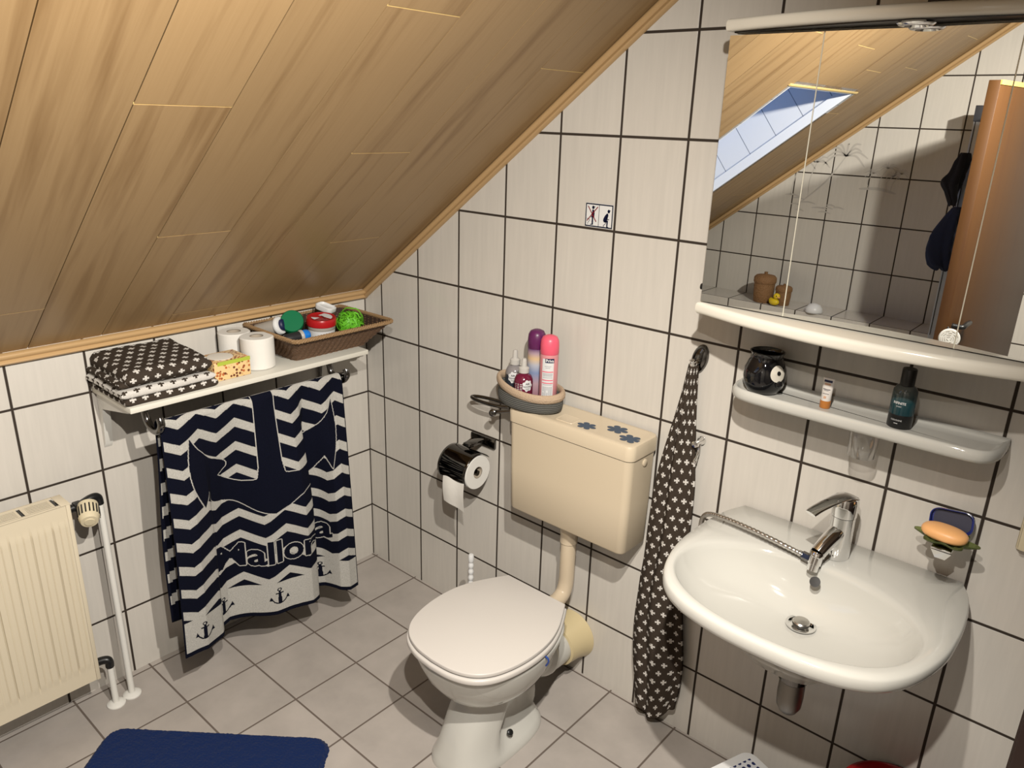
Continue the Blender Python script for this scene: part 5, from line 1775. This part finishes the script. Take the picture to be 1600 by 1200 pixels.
po = thing('screen_post', 'silver aluminium screen post with dark cap on the ledge end, seen in the mirror', 'post', (1.458, -2.74, 0))
b = bm_(); box(b, 1.436, 1.480, -2.80, -2.70, .0005, 1.815, .004); obj('profile', b, M_alu, po)
b = bm_(); box(b, 1.443, 1.447, -2.6995, -2.6985, .81, 1.815); box(b, 1.464, 1.467, -2.6995, -2.6985, .81, 1.815); obj('groove', b, M_black, po)
b = bm_(); box(b, 1.433, 1.483, -2.803, -2.697, 1.815, 1.885, .003); obj('post_cap', b, mat('cap_grey', (.03, .03, .035), .4), po)

def garment(label, name, pts, rad, m, seed):
    b = bm_()
    c = catmull(pts, 8)
    rings = []
    n = len(c)
    rd = np.interp(np.linspace(0, 1, n), np.linspace(0, 1, len(rad)), rad)
    for i, p in enumerate(c):
        ring = []
        for q in range(36):
            a = 2 * PI * q / 36
            f_ = 1 + .22 * math.sin(a * 4 + seed + i * .12) + .12 * math.sin(a * 7 + i * .2)
            ring.append(p + V(rd[i] * f_ * math.cos(a), rd[i] * .55 * f_ * math.sin(a), .012 * math.sin(3 * a + seed) * (i > 2)))
        rings.append(ring)
    loft(b, rings)
    o = obj(name, b, m, None, angle=80)
    tag(o, label, 'clothing', 'clothes hung on the screen post')
garment('black and navy jacket hanging high on the silver post, seen in the mirror', 'hanging_jacket', [(1.445, -2.63, 1.68), (1.440, -2.63, 1.64), (1.428, -2.63, 1.585), (1.412, -2.63, 1.545), (1.42, -2.63, 1.505), (1.44, -2.63, 1.45)], [.015, .028, .030, .042, .028, .014], M_robe2, 1)
garment('dark blue jeans hanging low on the silver post, seen in the mirror', 'hanging_trousers', [(1.465, -2.63, 1.44), (1.445, -2.63, 1.385), (1.425, -2.63, 1.31), (1.418, -2.63, 1.23), (1.43, -2.63, 1.17), (1.45, -2.63, 1.15)], [.016, .035, .050, .052, .045, .025], M_robe, 3)

dr_ = thing('door_1', 'brown wooden room door standing open, seen in the mirror', 'door', (1.68, -2.2, 0))
dr_['kind'] = 'structure'
DMX = Matrix.Translation((1.66, -1.80, 0)) @ Matrix.Rotation(.14, 4, 'Z')
b = bm_(); box(b, -.02, .02, -.85, 0, .008, 1.945, .002, M=DMX); dl = obj('door_leaf', b, M_door, dr_); dl['kind'] = 'structure'
M_door_edge = mat('door_lip', (.62, .36, .07), .3)
b = bm_(); box(b, .019, .024, -.85, 0, 1.930, 1.9455, M=DMX); x_ = obj('door_lip', b, M_door_edge, dr_); x_['kind'] = 'structure'
b = bm_(); lathe(b, [(.018, 0), (.018, .006), (.010, .008), (.009, .04)], (1.681, -1.86, 1.055), 20, M=axis_M((1, 0, 0))); tube(b, catmull([(1.715, -1.86, 1.055), (1.724, -1.865, 1.056), (1.726, -1.90, 1.06), (1.724, -1.97, 1.055)], 5), .010, 10)
box(b, 1.6805, 1.685, -1.885, -1.835, .95, 1.12, .003)
x_ = obj('door_handle', b, M_black, dr_); x_['kind'] = 'structure'
b = bm_(); lathe(b, [(.034, 0), (.037, .003), (.037, .009), (.034, .012), (0, .012)], (1.700, -1.775, 1.025), 36, M=axis_M((.25, 1, .1)))
disc = thing('massage_disc', 'white round disc with maze pattern by the brown door, seen in the mirror', 'disc', (1.70, -1.77, 1.0))
obj('disc', b, mat('disc_white', (.45, .43, .39), .6), disc)
b = bm_(); dMx = axis_M((.25, 1, .1)); rr = random.Random(3)
for r_ in (.008, .015, .022, .029):
    n_ = max(3, int(r_ * 330))
    for i in range(n_):
        a0 = 2 * PI * i / n_ + r_ * 60; a1 = a0 + 2 * PI / n_ * .62
        tube(b, [V(1.700, -1.775, 1.025) + dMx.to_3x3() @ V(r_ * math.cos(a0 + (a1 - a0) * t_ / 4), r_ * math.sin(a0 + (a1 - a0) * t_ / 4), .0122) for t_ in range(5)], .0013, 5)
obj('maze_lines', b, M_grey_plastic, disc)
b = bm_(); tube(b, [(1.684, -1.80, 1.06), (1.695, -1.785, 1.045)], .004, 8); obj('hook', b, M_black, disc)

# ------------------------------------------------------------------ camera
f_px, rot_xyz = 1199.02, (1.235612, -0.028890, 0.718696)
cam = bpy.data.cameras.new('camera')
cam.sensor_fit = 'HORIZONTAL'; cam.sensor_width = 36
cam.lens = f_px / 1600 * 36
cam.clip_start = .02
co = bpy.data.objects.new('camera', cam)
COL.objects.link(co)
co.rotation_mode = 'XYZ'
co.rotation_euler = rot_xyz
co.location = (2.28722, -1.79755, 1.77508)
SC.camera = co

# ------------------------------------------------------------------ light
def lamp(name, loc, w, aim, ang, blend, r=.014, col=(1, .95, .87)):
    l = bpy.data.lights.new(name, 'SPOT'); l.energy = w; l.shadow_soft_size = r; l.color = col
    l.spot_size = math.radians(ang); l.spot_blend = blend
    o = bpy.data.objects.new(name, l); COL.objects.link(o); o.location = loc
    o.rotation_euler = Vector(aim).to_track_quat('-Z', 'Y').to_euler()
    return o
lamp('ceiling_lamp', (1.98, -1.18, 2.14), 150, (-1, .02, -1.0), 160, .95)
lamp('ceiling_lamp', (2.10, -1.58, 2.14), 122, (-.25, -.36, -.80), 176, .55)
w = bpy.data.worlds.new('sky'); SC.world = w
w.use_nodes = True
bg = w.node_tree.nodes['Background']
bg.inputs['Color'].default_value = (.20, .42, 1.0, 1)
bg.inputs['Strength'].default_value = 1.25
SC.view_settings.view_transform = 'Standard'
SC.view_settings.look = 'None'
SC.view_settings.exposure = -.05
SC.cycles.max_bounces = 10
SC.cycles.diffuse_bounces = 1
SC.view_settings.gamma = 1.06
SC.cycles.sample_clamp_indirect = 4
SC.cycles.caustics_reflective = False
SC.cycles.caustics_refractive = False
